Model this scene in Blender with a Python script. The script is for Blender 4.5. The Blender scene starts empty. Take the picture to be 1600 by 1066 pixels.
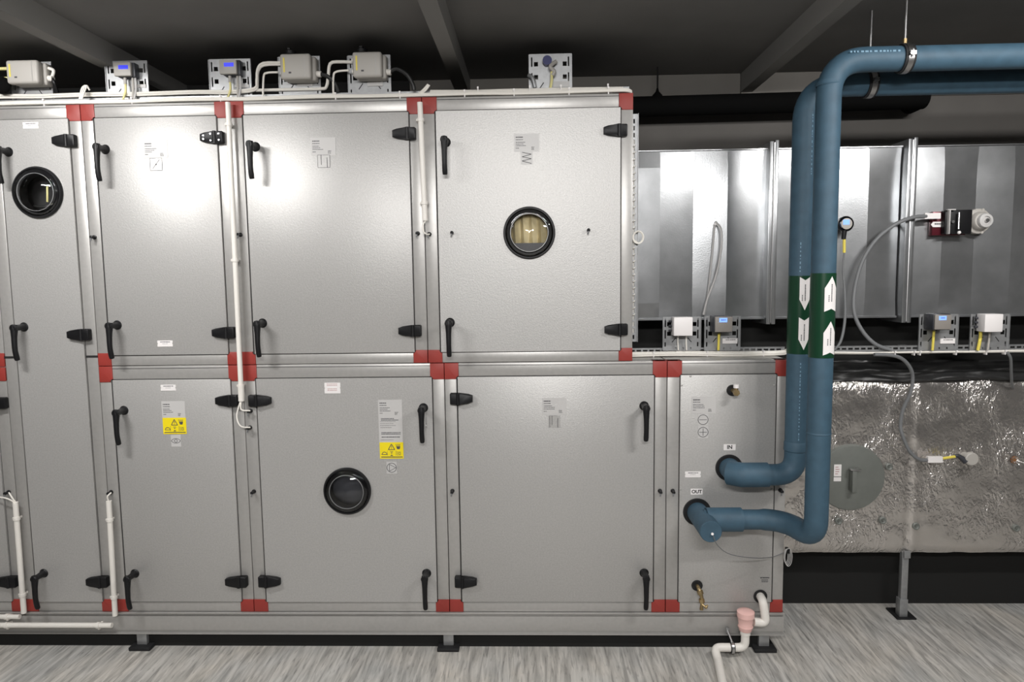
import bpy, bmesh, math, random
import numpy as np
from mathutils import Vector, Matrix
random.seed(7)
C = bpy.context.scene.collection
R = math.radians

# ------------------------------------------------------------------ camera
F_PX, D, H = 1070.0, 2.70, 1.539
PITCH, YAW, ROLL = 0.0942703, 0.0298990, -0.0133851
def cam_axes(p, y, r):
    cy, sy, cp, sp, cr, sr = math.cos(y), math.sin(y), math.cos(p), math.sin(p), math.cos(r), math.sin(r)
    f = Vector((-sy*cp, cy*cp, -sp)); rt = Vector((cy, sy, 0)); up = rt.cross(f)
    return rt*cr + up*sr, -rt*sr + up*cr, f
RT, UP, FW = cam_axes(PITCH, YAW, ROLL)
cam = bpy.data.cameras.new('camera'); cam_o = bpy.data.objects.new('camera', cam); C.objects.link(cam_o)
m = Matrix((RT, UP, -FW)).transposed().to_4x4(); m.translation = Vector((0, -D, H)); cam_o.matrix_world = m
cam.sensor_width = 36; cam.lens = 36*F_PX/1600; cam.clip_start = .05
bpy.context.scene.camera = cam_o
def ray(px, py): return FW + RT*((px-800)/F_PX) + UP*((533-py)/F_PX)
def P(px, py, Y=0.0):
    "world point at depth Y (metres behind the cabinet fronts)"
    d = ray(px, py); t = (Y+D)/d.y; return Vector((d.x*t, Y, H+d.z*t))
def PZ(px, py, z):
    d = ray(px, py); t = (z-H)/d.z; return Vector((d.x*t, d.y*t-D, z))

# ------------------------------------------------------------------ world, lights, exposure
sc = bpy.context.scene
sc.view_settings.view_transform = 'Standard'; sc.view_settings.look = 'None'
sc.view_settings.gamma = 1; sc.view_settings.use_curve_mapping = False
sc.view_settings.exposure = 0.4
w = bpy.data.worlds.new('world'); sc.world = w; w.use_nodes = True
w.node_tree.nodes['Background'].inputs[0].default_value = (.9, .95, 1, 1)
w.node_tree.nodes['Background'].inputs[1].default_value = 0.02
def area(name, loc, target, sx, sy, power, col):
    l = bpy.data.lights.new(name, 'AREA'); l.shape = 'RECTANGLE'; l.size = sx; l.size_y = sy; l.energy = power; l.color = col
    o = bpy.data.objects.new(name, l); C.objects.link(o); o.location = loc
    o.rotation_euler = (Vector(target)-Vector(loc)).to_track_quat('-Z', 'Y').to_euler(); return o
area('ceiling_and_fill_light', (-1.85, -1.30, 2.46), (-1.6, 0.0, 1.35), .7, .10, 38, (1, .985, .97))
area('ceiling_and_fill_light', (1.75, -1.5, 2.46), (1.6, 0.2, 0.7), .7, .10, 32, (1, .98, .96))
area('ceiling_and_fill_light', (0.0, -3.4, 2.38), (0.0, -0.6, 0.2), 1.5, .14, 54, (1, .985, .97))  # added fill lamp behind the camera, brightens floor and lower fronts

# ------------------------------------------------------------------ materials
MATS = {}
def mat(name, col, rough=.5, metal=0.0, nscale=0, namt=0.0, bump=0.0, bscale=300, spec=.5, emit=None, estr=0, stretch=(1, 1, 1)):
    mt = bpy.data.materials.new(name); mt.use_nodes = True; nt = mt.node_tree; b = nt.nodes['Principled BSDF']
    b.inputs['Roughness'].default_value = rough; b.inputs['Metallic'].default_value = metal
    b.inputs['Base Color'].default_value = (*col, 1); b.inputs['Specular IOR Level'].default_value = spec
    if nscale or bump:
        tc = nt.nodes.new('ShaderNodeTexCoord'); mp = nt.nodes.new('ShaderNodeMapping')
        nt.links.new(tc.outputs['Object'], mp.inputs[0]); mp.inputs['Scale'].default_value = stretch
    if nscale:
        n = nt.nodes.new('ShaderNodeTexNoise'); n.inputs['Scale'].default_value = nscale; n.inputs['Detail'].default_value = 4
        nt.links.new(mp.outputs[0], n.inputs[0])
        r = nt.nodes.new('ShaderNodeValToRGB'); nt.links.new(n.outputs[0], r.inputs[0])
        r.color_ramp.elements[0].position = .3; r.color_ramp.elements[1].position = .7
        r.color_ramp.elements[0].color = (*[c*(1-namt) for c in col], 1)
        r.color_ramp.elements[1].color = (*[min(1, c*(1+namt)) for c in col], 1)
        nt.links.new(r.outputs[0], b.inputs['Base Color'])
    if bump:
        n2 = nt.nodes.new('ShaderNodeTexNoise'); n2.inputs['Scale'].default_value = bscale; n2.inputs['Detail'].default_value = 3
        nt.links.new(mp.outputs[0], n2.inputs[0])
        bp = nt.nodes.new('ShaderNodeBump'); bp.inputs['Strength'].default_value = bump; bp.inputs['Distance'].default_value = .002
        nt.links.new(n2.outputs[0], bp.inputs['Height']); nt.links.new(bp.outputs[0], b.inputs['Normal'])
    if emit: b.inputs['Emission Color'].default_value = (*emit, 1); b.inputs['Emission Strength'].default_value = estr
    MATS[name] = mt; return mt
M_door = mat('door_sheet', (.445, .437, .425), .43, .34, 160, .07, .25, 260)
M_frame = mat('frame_aluminium', (.43, .42, .405), .38, .4, 60, .04)
M_dark = mat('gasket_black', (.012, .012, .012), .7)
M_black = mat('black_plastic', (.007, .007, .008), .45, spec=.3)
M_red = mat('red_plastic', (.29, .034, .026), .5)
M_white = mat('white_plastic', (.78, .75, .70), .42)
M_cable = mat('white_cable', (.80, .77, .71), .5)
M_greycable = mat('grey_conduit', (.16, .165, .17), .5)
M_blackcable = mat('black_cable', (.015, .015, .015), .5)
M_blue = mat('blue_foam', (.040, .088, .130), .62, 0, 25, .12, .15, 400)
M_green = mat('green_tape', (.006, .042, .019), .28)
M_paper = mat('label_white', (.80, .77, .76), .45)
M_film = mat('label_film', (.52, .51, .50), .4)
M_ink = mat('ink_grey', (.07, .07, .075), .6)
M_inkred = mat('ink_red', (.35, .12, .12), .6)
M_yellow = mat('warning_yellow', (.85, .68, .01), .45)
M_galv = mat('galvanised_steel', (.43, .44, .45), .28, .85, 9, .14, .12, 220)
M_galvd = mat('galvanised_plate', (.36, .365, .37), .42, .6, 40, .1)
M_steel = mat('steel', (.55, .55, .55), .3, 1)
M_brass = mat('brass', (.36, .27, .14), .4, .8, 30, .2)
M_wall = mat('wall_paint', (.115, .108, .10), .85, 0, 6, .06)
M_wallp = mat('wall_panel', (.17, .16, .145), .85, 0, 6, .06)
M_ceil = mat('ceiling_paint', (.17, .166, .16), .85, 0, 5, .06)
M_beam = mat('beam_paint', (.22, .215, .205), .8)
M_room = mat('room_paint', (.30, .29, .28), .85)
M_blackwall_and_shade = mat('black_lining_and_shade', (.006, .006, .0055), .85, 0, 0, 0, .3, 20)  # wall lining; also the black panel and board that stand in for shade
M_blackfoam = mat('black_foam', (.003, .003, .003), .9, spec=.1)
M_sheetb = mat('black_sheet', (.022, .022, .022), .42)
M_hatch = mat('hatch_grey', (.17, .18, .165), .5, .2, 30, .05)
M_lcd = mat('lcd_blue', (.02, .03, .3), .3, emit=(.035, .04, .8), estr=.8)
M_lcdw = mat('lcd_pale_blue', (.1, .2, .6), .3, emit=(.25, .45, 1.0), estr=.8)
M_lcdg = mat('lcd_digits', (.1, .1, .5), .3, emit=(.02, .03, .35), estr=.5)
M_boxgrey = mat('box_grey', (.42, .40, .37), .5)
M_boxdark = mat('box_dark', (.035, .037, .045), .45)
M_boxface = mat('box_face', (.24, .22, .20), .5)
M_ygcable = mat('yellow_cable', (.75, .62, .10), .5)
M_pyell = mat('pale_yellow_cable', (.72, .66, .30), .5)
M_pink = mat('trap_pink', (.80, .50, .46), .25)
M_maroon = mat('maroon_metal', (.10, .012, .02), .3, .3)
M_bluebit = mat('blue_bit', (.01, .015, .12), .4)
M_filter = mat('filter_cloth', (.70, .60, .36), .8, 0, 30, .1)
M_grit = mat('rust', (.22, .10, .04), .8)
M_rubber = mat('rubber_pad', (.008, .008, .009), .7)

# glass: clear, glossy
M_glass = bpy.data.materials.new('porthole_glass'); M_glass.use_nodes = True
nt = M_glass.node_tree; nt.nodes.clear()
o_ = nt.nodes.new('ShaderNodeOutputMaterial'); mx = nt.nodes.new('ShaderNodeMixShader'); fr = nt.nodes.new('ShaderNodeFresnel')
fr.inputs[0].default_value = 1.6; tr = nt.nodes.new('ShaderNodeBsdfTransparent'); gl = nt.nodes.new('ShaderNodeBsdfGlossy')
gl.inputs['Roughness'].default_value = .03
nt.links.new(fr.outputs[0], mx.inputs[0]); nt.links.new(tr.outputs[0], mx.inputs[1]); nt.links.new(gl.outputs[0], mx.inputs[2]); nt.links.new(mx.outputs[0], o_.inputs[0])

# floor: brushed vinyl with streaks running away from the cabinets
def floor_mat():
    mt = bpy.data.materials.new('streaked_vinyl'); mt.use_nodes = True; nt = mt.node_tree; b = nt.nodes['Principled BSDF']
    L = nt.links.new; N = nt.nodes.new
    tc = N('ShaderNodeTexCoord'); out = None
    def streak(sx, sy, det, e0, e1, c0, c1, off):
        mp = N('ShaderNodeMapping'); mp.inputs['Scale'].default_value = (sx, sy, 1); mp.inputs['Location'].default_value = (off, off*2, 0)
        mp.inputs['Rotation'].default_value = (0, 0, R(3))
        L(tc.outputs['Object'], mp.inputs[0]); n = N('ShaderNodeTexNoise'); n.inputs['Scale'].default_value = 1; n.inputs['Detail'].default_value = det
        n.inputs['Distortion'].default_value = .6
        L(mp.outputs[0], n.inputs[0]); r = N('ShaderNodeValToRGB'); L(n.outputs[0], r.inputs[0])
        r.color_ramp.elements[0].position = e0; r.color_ramp.elements[1].position = e1
        r.color_ramp.elements[0].color = (*c0, 1); r.color_ramp.elements[1].color = (*c1, 1); return r
    a = streak(50, 4.5, 5, .35, .63, (.36, .35, .33), (.64, .62, .585), 1)
    c = streak(120, 12, 3, .30, .45, (.50, .50, .50), (1, 1, 1), 5)
    d = streak(4, 2.5, 3, .3, .7, (.82, .84, .86), (1.0, .97, .93), 9)
    m1 = N('ShaderNodeMix'); m1.data_type = 'RGBA'; m1.blend_type = 'MULTIPLY'; m1.inputs[0].default_value = .75
    L(a.outputs[0], m1.inputs[6]); L(c.outputs[0], m1.inputs[7])
    m2 = N('ShaderNodeMix'); m2.data_type = 'RGBA'; m2.blend_type = 'MULTIPLY'; m2.inputs[0].default_value = 1
    L(m1.outputs[2], m2.inputs[6]); L(d.outputs[0], m2.inputs[7])
    L(m2.outputs[2], b.inputs['Base Color']); b.inputs['Roughness'].default_value = .5
    return mt
M_floor = floor_mat()
# crinkled foil
def foil_mat():
    mt = bpy.data.materials.new('crinkled_foil'); mt.use_nodes = True; nt = mt.node_tree; b = nt.nodes['Principled BSDF']
    L = nt.links.new; N = nt.nodes.new
    b.inputs['Metallic'].default_value = .9; b.inputs['Roughness'].default_value = .22
    b.inputs['Base Color'].default_value = (.70, .67, .64, 1)
    tc = N('ShaderNodeTexCoord')
    mp = N('ShaderNodeMapping'); mp.inputs['Scale'].default_value = (1, 1, .55); mp.inputs['Rotation'].default_value = (0, R(25), 0); L(tc.outputs['Object'], mp.inputs[0])
    v = N('ShaderNodeTexVoronoi'); v.feature = 'DISTANCE_TO_EDGE'; v.inputs['Scale'].default_value = 34
    n0 = N('ShaderNodeTexNoise'); n0.inputs['Scale'].default_value = 18; n0.inputs['Detail'].default_value = 5; L(mp.outputs[0], n0.inputs[0])
    mixv = N('ShaderNodeMix'); mixv.data_type = 'VECTOR'; mixv.inputs[0].default_value = .15
    L(mp.outputs[0], mixv.inputs[4]); L(n0.outputs[1], mixv.inputs[5]); L(mixv.outputs[1], v.inputs[0])
    n = N('ShaderNodeTexNoise'); n.inputs['Scale'].default_value = 55; n.inputs['Detail'].default_value = 5; n.inputs['Distortion'].default_value = 1.2; L(mp.outputs[0], n.inputs[0])
    big = N('ShaderNodeTexNoise'); big.inputs['Scale'].default_value = 5; L(tc.outputs['Object'], big.inputs[0])
    rr = N('ShaderNodeValToRGB'); rr.color_ramp.elements[0].position = .42; rr.color_ramp.elements[1].position = .62; L(big.outputs[0], rr.inputs[0])
    ad = N('ShaderNodeMath'); ad.operation = 'ADD'; mu = N('ShaderNodeMath'); mu.operation = 'MULTIPLY'; mu.inputs[1].default_value = 1.2
    L(v.outputs[0], mu.inputs[0]); L(mu.outputs[0], ad.inputs[0]); L(n.outputs[0], ad.inputs[1])
    mu2 = N('ShaderNodeMath'); mu2.operation = 'MULTIPLY_ADD'; mu2.inputs[1].default_value = .75; mu2.inputs[2].default_value = .15; L(rr.outputs[0], mu2.inputs[0])
    bp = N('ShaderNodeBump'); bp.inputs['Distance'].default_value = .007; L(mu2.outputs[0], bp.inputs['Strength'])
    L(ad.outputs[0], bp.inputs['Height']); L(bp.outputs[0], b.inputs['Normal'])
    return mt
M_foil = foil_mat()

# ------------------------------------------------------------------ mesh helpers
class MB:
    "collects shapes (world coordinates) for one mesh with several materials"
    def __init__(s): s.bm = bmesh.new(); s.mats = []
    def mi(s, m):
        if m not in s.mats: s.mats.append(m)
        return s.mats.index(m)
    def _add(s, verts, faces, m):
        i = s.mi(m); vs = [s.bm.verts.new(v) for v in verts]; fs = []
        for f in faces:
            try: q = s.bm.faces.new([vs[k] for k in f]); q.material_index = i; fs.append(q)
            except ValueError: pass
        return vs, fs
    def box(s, x0, x1, y0, y1, z0, z1, m, bev=0, seg=2):
        if x0 > x1: x0, x1 = x1, x0
        if y0 > y1: y0, y1 = y1, y0
        if z0 > z1: z0, z1 = z1, z0
        v = [(x0, y0, z0), (x1, y0, z0), (x1, y1, z0), (x0, y1, z0), (x0, y0, z1), (x1, y0, z1), (x1, y1, z1), (x0, y1, z1)]
        vs, fs = s._add(v, [(3, 2, 1, 0), (4, 5, 6, 7), (0, 1, 5, 4), (1, 2, 6, 5), (2, 3, 7, 6), (3, 0, 4, 7)], m)
        if bev:
            es = list({e for f in fs for e in f.edges})
            r = bmesh.ops.bevel(s.bm, geom=es, offset=bev, segments=seg, affect='EDGES', profile=.5)
            for f in r['faces']: f.material_index = s.mi(m)
        return s
    def prism(s, poly, y0, y1, m, bev=0):
        "poly in (x, z), extruded from y0 (front) to y1"
        n = len(poly)
        v = [(x, y0, z) for x, z in poly]+[(x, y1, z) for x, z in poly]
        f = [tuple(range(n)), tuple(range(2*n-1, n-1, -1))]+[(i, i+n, (i+1) % n+n, (i+1) % n) for i in range(n)]
        vs, fs = s._add(v, f, m)
        if bev:
            es = [e for e in fs[0].edges]
            r = bmesh.ops.bevel(s.bm, geom=es, offset=bev, segments=2, affect='EDGES', profile=.5)
            for q in r['faces']: q.material_index = s.mi(m)
        return s
    def cyl(s, p0, p1, r0, m, r1=None, n=20, cap=True):
        r1 = r0 if r1 is None else r1; p0 = Vector(p0); p1 = Vector(p1); ax = (p1-p0).normalized()
        u = ax.orthogonal().normalized(); w_ = ax.cross(u); v = []
        for p, r in ((p0, r0), (p1, r1)):
            for k in range(n):
                a = 2*math.pi*k/n; v.append(p+u*math.cos(a)*r+w_*math.sin(a)*r)
        f = [(k, (k+1) % n, (k+1) % n+n, k+n) for k in range(n)]
        if cap: f += [tuple(range(n-1, -1, -1)), tuple(range(n, 2*n))]
        s._add(v, f, m); return s
    def lathe(s, o, ax, prof, m, n=32, mats=None):
        "prof: (distance along ax, radius)"
        o = Vector(o); ax = Vector(ax).normalized(); u = ax.orthogonal().normalized(); w_ = ax.cross(u); v = []
        for h, r in prof:
            for k in range(n):
                a = 2*math.pi*k/n; v.append(o+ax*h+(u*math.cos(a)+w_*math.sin(a))*max(r, 1e-5))
        for j in range(len(prof)-1):
            pass
        f = [(j*n+k, j*n+(k+1) % n, (j+1)*n+(k+1) % n, (j+1)*n+k) for j in range(len(prof)-1) for k in range(n)]
        s._add(v, f, m)
        if mats:
            fs = list(s.bm.faces)[-len(f):]
            for j in range(len(prof)-1):
                for k in range(n): fs[j*n+k].material_index = s.mi(mats[j])
        return s
    def tube(s, pts, r, m, n=12, sub=6, smooth=True, cap=True, flat=1.0):
        pts = [Vector(p) for p in pts]; rs = r if isinstance(r, (list, tuple)) else [r]*len(pts)
        if smooth and len(pts) > 2:
            q, qr = [], []
            for i in range(len(pts)-1):
                p0 = pts[max(i-1, 0)]; p1 = pts[i]; p2 = pts[i+1]; p3 = pts[min(i+2, len(pts)-1)]
                for k in range(sub):
                    t = k/sub
                    q.append(.5*((2*p1)+(p2-p0)*t+(2*p0-5*p1+4*p2-p3)*t*t+(3*p1-p0-3*p2+p3)*t**3)); qr.append(rs[i]*(1-t)+rs[i+1]*t)
            q.append(pts[-1]); qr.append(rs[-1]); pts, rs = q, qr
        N = len(pts); v = []; u = None
        for i, p in enumerate(pts):
            t = (pts[min(i+1, N-1)]-pts[max(i-1, 0)]).normalized()
            if u is None: u = t.orthogonal().normalized()
            else:
                u = (u-t*u.dot(t))
                u = u.normalized() if u.length > 1e-6 else t.orthogonal().normalized()
            w_ = t.cross(u)
            for k in range(n):
                a = 2*math.pi*k/n; v.append(p+(u*math.cos(a)+w_*math.sin(a))*rs[i])
        f = [(i*n+k, i*n+(k+1) % n, (i+1)*n+(k+1) % n, (i+1)*n+k) for i in range(N-1) for k in range(n)]
        if cap: f += [tuple(range(n-1, -1, -1)), tuple(range((N-1)*n, N*n))]
        s._add(v, f, m); return s
    def sph(s, c, r, m, sc_=(1, 1, 1)):
        c = Vector(c); prof = [(math.cos(a)*-1, math.sin(a)) for a in [math.pi*k/10 for k in range(11)]]
        n = 16; v = []
        for h, q in prof:
            for k in range(n):
                a = 2*math.pi*k/n; v.append(c+Vector((math.cos(a)*q*sc_[0], math.sin(a)*q*sc_[1], h*sc_[2]))*r)
        s._add(v, [(j*n+k, j*n+(k+1) % n, (j+1)*n+(k+1) % n, (j+1)*n+k) for j in range(10) for k in range(n)], m); return s
    def plate(s, x0, x1, z0, z1, y0, y1, holes, m):
        "upright plate with rectangular through-holes (hx0,hx1,hz0,hz1)"
        xs = sorted({x0, x1, *[max(x0, min(x1, v)) for h in holes for v in h[:2]]}); zs = sorted({z0, z1, *[max(z0, min(z1, v)) for h in holes for v in h[2:]]})
        def solid(i, j):
            if i < 0 or j < 0 or i >= len(xs)-1 or j >= len(zs)-1: return False
            cx = (xs[i]+xs[i+1])/2; cz = (zs[j]+zs[j+1])/2
            return not any(h[0] < cx < h[1] and h[2] < cz < h[3] for h in holes)
        for i in range(len(xs)-1):
            for j in range(len(zs)-1):
                if not solid(i, j): continue
                a, b, c, d = xs[i], xs[i+1], zs[j], zs[j+1]
                s._add([(a, y0, c), (b, y0, c), (b, y0, d), (a, y0, d)], [(0, 1, 2, 3)], m)
                s._add([(a, y1, c), (b, y1, c), (b, y1, d), (a, y1, d)], [(3, 2, 1, 0)], m)
                if not solid(i-1, j): s._add([(a, y0, c), (a, y0, d), (a, y1, d), (a, y1, c)], [(0, 1, 2, 3)], m)
                if not solid(i+1, j): s._add([(b, y0, c), (b, y1, c), (b, y1, d), (b, y0, d)], [(0, 1, 2, 3)], m)
                if not solid(i, j-1): s._add([(a, y0, c), (a, y1, c), (b, y1, c), (b, y0, c)], [(0, 1, 2, 3)], m)
                if not solid(i, j+1): s._add([(a, y0, d), (b, y0, d), (b, y1, d), (a, y1, d)], [(0, 1, 2, 3)], m)
        return s
    def text(s, txt, x, z, y, size, m, bold=.0):
        cu = bpy.data.curves.new('t', 'FONT'); cu.body = txt; cu.size = size; cu.align_x = 'CENTER'; cu.align_y = 'CENTER'; cu.extrude = .0003; cu.offset = bold
        ob = bpy.data.objects.new('t', cu); C.objects.link(ob); bpy.context.view_layer.update()
        me = bpy.data.meshes.new_from_object(ob.evaluated_get(bpy.context.evaluated_depsgraph_get()))
        s._add([(x+v.co.x, y-v.co.z, z+v.co.y) for v in me.vertices], [tuple(p.vertices) for p in me.polygons], m)
        bpy.data.objects.remove(ob); bpy.data.curves.remove(cu); bpy.data.meshes.remove(me); return s
    def build(s, name, parent=None, smooth=35):
        off = Vector((0, 0, 0)); p = parent
        while p is not None: off += p.location; p = p.parent
        bmesh.ops.translate(s.bm, verts=s.bm.verts, vec=-off)
        bmesh.ops.recalc_face_normals(s.bm, faces=s.bm.faces)
        me = bpy.data.meshes.new(name); s.bm.to_mesh(me); s.bm.free()
        for m_ in s.mats: me.materials.append(m_)
        for p_ in me.polygons: p_.use_smooth = True
        me.set_sharp_from_angle(angle=R(smooth))
        o = bpy.data.objects.new(name, me); C.objects.link(o); o.parent = parent
        return o
def build_loose(mb, name, parent):
    "each connected piece becomes a part of its own"
    bm = mb.bm; bm.verts.index_update(); bm.verts.ensure_lookup_table(); seen = set()
    for v0 in bm.verts:
        if v0.index in seen: continue
        st = [v0]; comp = set([v0.index]); order = []
        while st:
            v = st.pop(); order.append(v)
            for e in v.link_edges:
                w_ = e.other_vert(v)
                if w_.index not in comp: comp.add(w_.index); st.append(w_)
        seen |= comp; idx = {v.index: i for i, v in enumerate(order)}; nb = MB(); nb.mats = list(mb.mats)
        vs = [nb.bm.verts.new(v.co) for v in order]; fs = set(f for v in order for f in v.link_faces)
        for f in fs:
            q = nb.bm.faces.new([vs[idx[v.index]] for v in f.verts]); q.material_index = f.material_index
        mats = sorted({f.material_index for f in nb.bm.faces}); used = [nb.mats[i] for i in mats]
        for f in nb.bm.faces: f.material_index = mats.index(f.material_index)
        nb.mats = used; nb.build(name, parent)
    bm.free()
def tag(o, label, cat, group=None):
    o['label'] = label; o['category'] = cat
    if group: o['group'] = group
    return o
def thing(name, loc, label, cat, group=None):
    o = bpy.data.objects.new(name, None); o.empty_display_size = .05; C.objects.link(o); o.location = loc; return tag(o, label, cat, group)
def struct(o): o['kind'] = 'structure'; return o
def single(mb, name, label, cat, group=None): return tag(mb.build(name), label, cat, group)

# ------------------------------------------------------------------ room shell
YW = .406            # wall face behind the plant
YU = .66             # upper wall, set back behind the lining
ZC = P(1060, 118, YU).z     # ceiling height
struct(MB().box(-4.2, 4.6, -5.6, YU+.1, -.1, 0, M_floor).build('floor'))
struct(MB().box(-4.2, 4.6, -5.6, YU+.1, ZC, ZC+.1, M_ceil).build('ceiling'))
zsplit = P(1400, 470, YW).z
xpan = [P(px, 130, YU).x for px in (1027, 1156)]
zpan = P(1060, 148, YU).z
b = MB().box(-4.2, 4.6, YU, YU+.1, zsplit, ZC, M_wall).box(-4.2, 4.6, YW, YU+.1, 0, zsplit, M_blackwall_and_shade)
e0 = P(640, 130, YU).x; b.box(-4.2, e0, YU-.012, YU, zpan-.03, ZC, M_blackwall_and_shade)  # black panel added as painted shade on the upper left wall
for e1 in xpan+[4.6]:
    b.box(e0+.003, e1-.003, YU-.012, YU, zpan-.03, ZC, M_wallp); e0 = e1
struct(b.build('wall_back'))
struct(MB().box(-4.3, -4.2, -5.6, YU+.1, 0, ZC, M_room).build('wall_left'))
struct(MB().box(4.6, 4.7, -5.6, YU+.1, 0, ZC, M_room).build('wall_right'))
struct(MB().box(-4.3, 4.7, -5.7, -5.6, 0, ZC, M_room).build('wall_front'))
zb = P(1160, 145, YU).z
def beam(xl, wd, n): struct(MB().box(xl, xl+wd, -5.6, YU-.013, zb, ZC, M_beam).build(n))
xr = P(1156, 146, YU).x; beam(xr, .055, 'trim_1')
xm = PZ(652, 0, zb).x; beam(xm, .06, 'trim_2')
xl3 = PZ(110, 70, zb).x; beam(xl3-.06, .06, 'trim_3')

# ------------------------------------------------------------------ air handling cabinets
X0, XB, XS2, XS3, XS4, XI, XK, XN = -2.141, -1.7555, -1.168, -.4165, -.3527, .395, .531, 1.006
ZT, ZDT, ZDB, ZM, ZLT, ZLB, ZBT, ZBB = 2.230, 2.178, 1.240, 1.199, 1.1445, .205, .163, .068
DEP = .385
SEAM = .0012

def handle(px, py, door, keyed=False, brown=False):
    "lever handle: rosette at the pixel on the door, stalk, curved lever hanging down"
    c = P(px, py, 0); b = MB()
    b.lathe(c, (0, -1, 0), [(0, .0), (0, .019), (.006, .019), (.009, .015), (.014, .0125), (.045, .0115), (.058, .0145), (.066, .0145), (.070, .011), (.070, 0)], M_black, 24)
    e = c+Vector((0, -.058, 0))
    b.tube([e+Vector((0, -.0, .012)), e+Vector((0, -.001, -.005)), e+Vector((0, -.004, -.04)), e+Vector((0, -.005, -.085)), e+Vector((0, -.000, -.115)), e+Vector((0, .004, -.128))],
           [.012, .0135, .0105, .0095, .010, .009], M_black, 12)
    o = b.build('handle', door)
    if keyed:
        k = MB().lathe(e+Vector((0, -.008, -.006)), (0, -1, 0), [(0, 0), (0, .006), (.004, .006), (.004, 0)], M_steel, 16)
        k.build('lock', door)
    return o
def hinge(px, py, unit, wide_right=True, screws=False, name='hinge'):
    "tapered two-leaf hinge, wide end on the frame"
    c = P(px, py, -.012); s = 1 if wide_right else -1; b = MB()
    poly = [(-.046, -.0125), (-.046, .0125), (-.030, .018), (.006, .023), (.040, .023), (.044, .020), (.044, -.020), (.040, -.023), (.006, -.023), (-.030, -.018)]
    poly = [(c.x+s*x, c.z+z) for x, z in poly]
    if s < 0: poly = poly[::-1]
    b.prism(poly, -.024, -.002, M_black, .004)
    b.cyl((c.x+s*.012, -.022, c.z-.023), (c.x+s*.012, -.022, c.z+.023), .007, M_black, n=14)
    if screws:
        for dx, dz in ((-.03, .006), (-.03, -.007), (-.002, .012), (-.002, -.013), (.030, .012), (.030, -.012)):
            b.cyl((c.x+dx, -.0262, c.z+dz), (c.x+dx, -.0238, c.z+dz), .0032, M_steel, n=10)
    return b.build(name, unit)
def port(px, py, unit):
    c = P(px, py, 0); b = MB()
    b.lathe(c, (0, -1, 0), [(0, 0), (0, .0085), (.004, .0085), (.005, .006), (.018, .005), (.019, .0065), (.024, .0065), (.026, 0)], M_black, 14)
    b.cyl(c+Vector((0, -.022, -.003)), c+Vector((-.003, -.024, -.016)), .003, M_greycable, n=8)
    return b.build('test_port', unit)
def corner(x, z, sx, sz, unit, z_h=None, w=.0465, h=.052, y=-.0035):
    "red L-notched corner piece; (x, z) is the outer corner, sx/sz point inwards"
    poly = [(0, 0), (w+.009, 0), (w+.009, h), (w-.001, h), (w-.001, h+.0115), (0, h+.0115)]
    poly = [(x+sx*a, z+sz*c) for a, c in poly]
    if sx*sz > 0: poly = poly
    else: poly = poly[::-1]
    b = MB(); b.prism(poly, y, .05, M_red, .0025); return b.build('corner_bracket', unit)
def sheet_with_hole(b, x0, x1, z0, z1, y0, y1, cx, cz, r, m, n=48):
    ang = sorted([2*math.pi*k/n for k in range(n)]+[math.atan2(q-cz, p-cx) % (2*math.pi)+1e-6 for p in (x0, x1) for q in (z0, z1)]); n = len(ang); inn, out = [], []
    for a in ang:
        dx, dz = math.cos(a), math.sin(a); inn.append((cx+dx*r, cz+dz*r))
        t = min(((x1-cx)/dx if dx > 1e-9 else (x0-cx)/dx if dx < -1e-9 else 1e9), ((z1-cz)/dz if dz > 1e-9 else (z0-cz)/dz if dz < -1e-9 else 1e9))
        out.append((cx+dx*t, cz+dz*t))
    v = [(x, y0, z) for x, z in inn]+[(x, y0, z) for x, z in out]+[(x, y1, z) for x, z in inn]+[(x, y1, z) for x, z in out]
    f = []
    for k in range(n):
        k2 = (k+1) % n
        f += [(k, k2, n+k2, n+k), (2*n+k, 3*n+k, 3*n+k2, 2*n+k2), (k, 2*n+k, 2*n+k2, k2), (n+k, n+k2, 3*n+k2, 3*n+k)]
    b._add(v, f, m)
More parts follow.
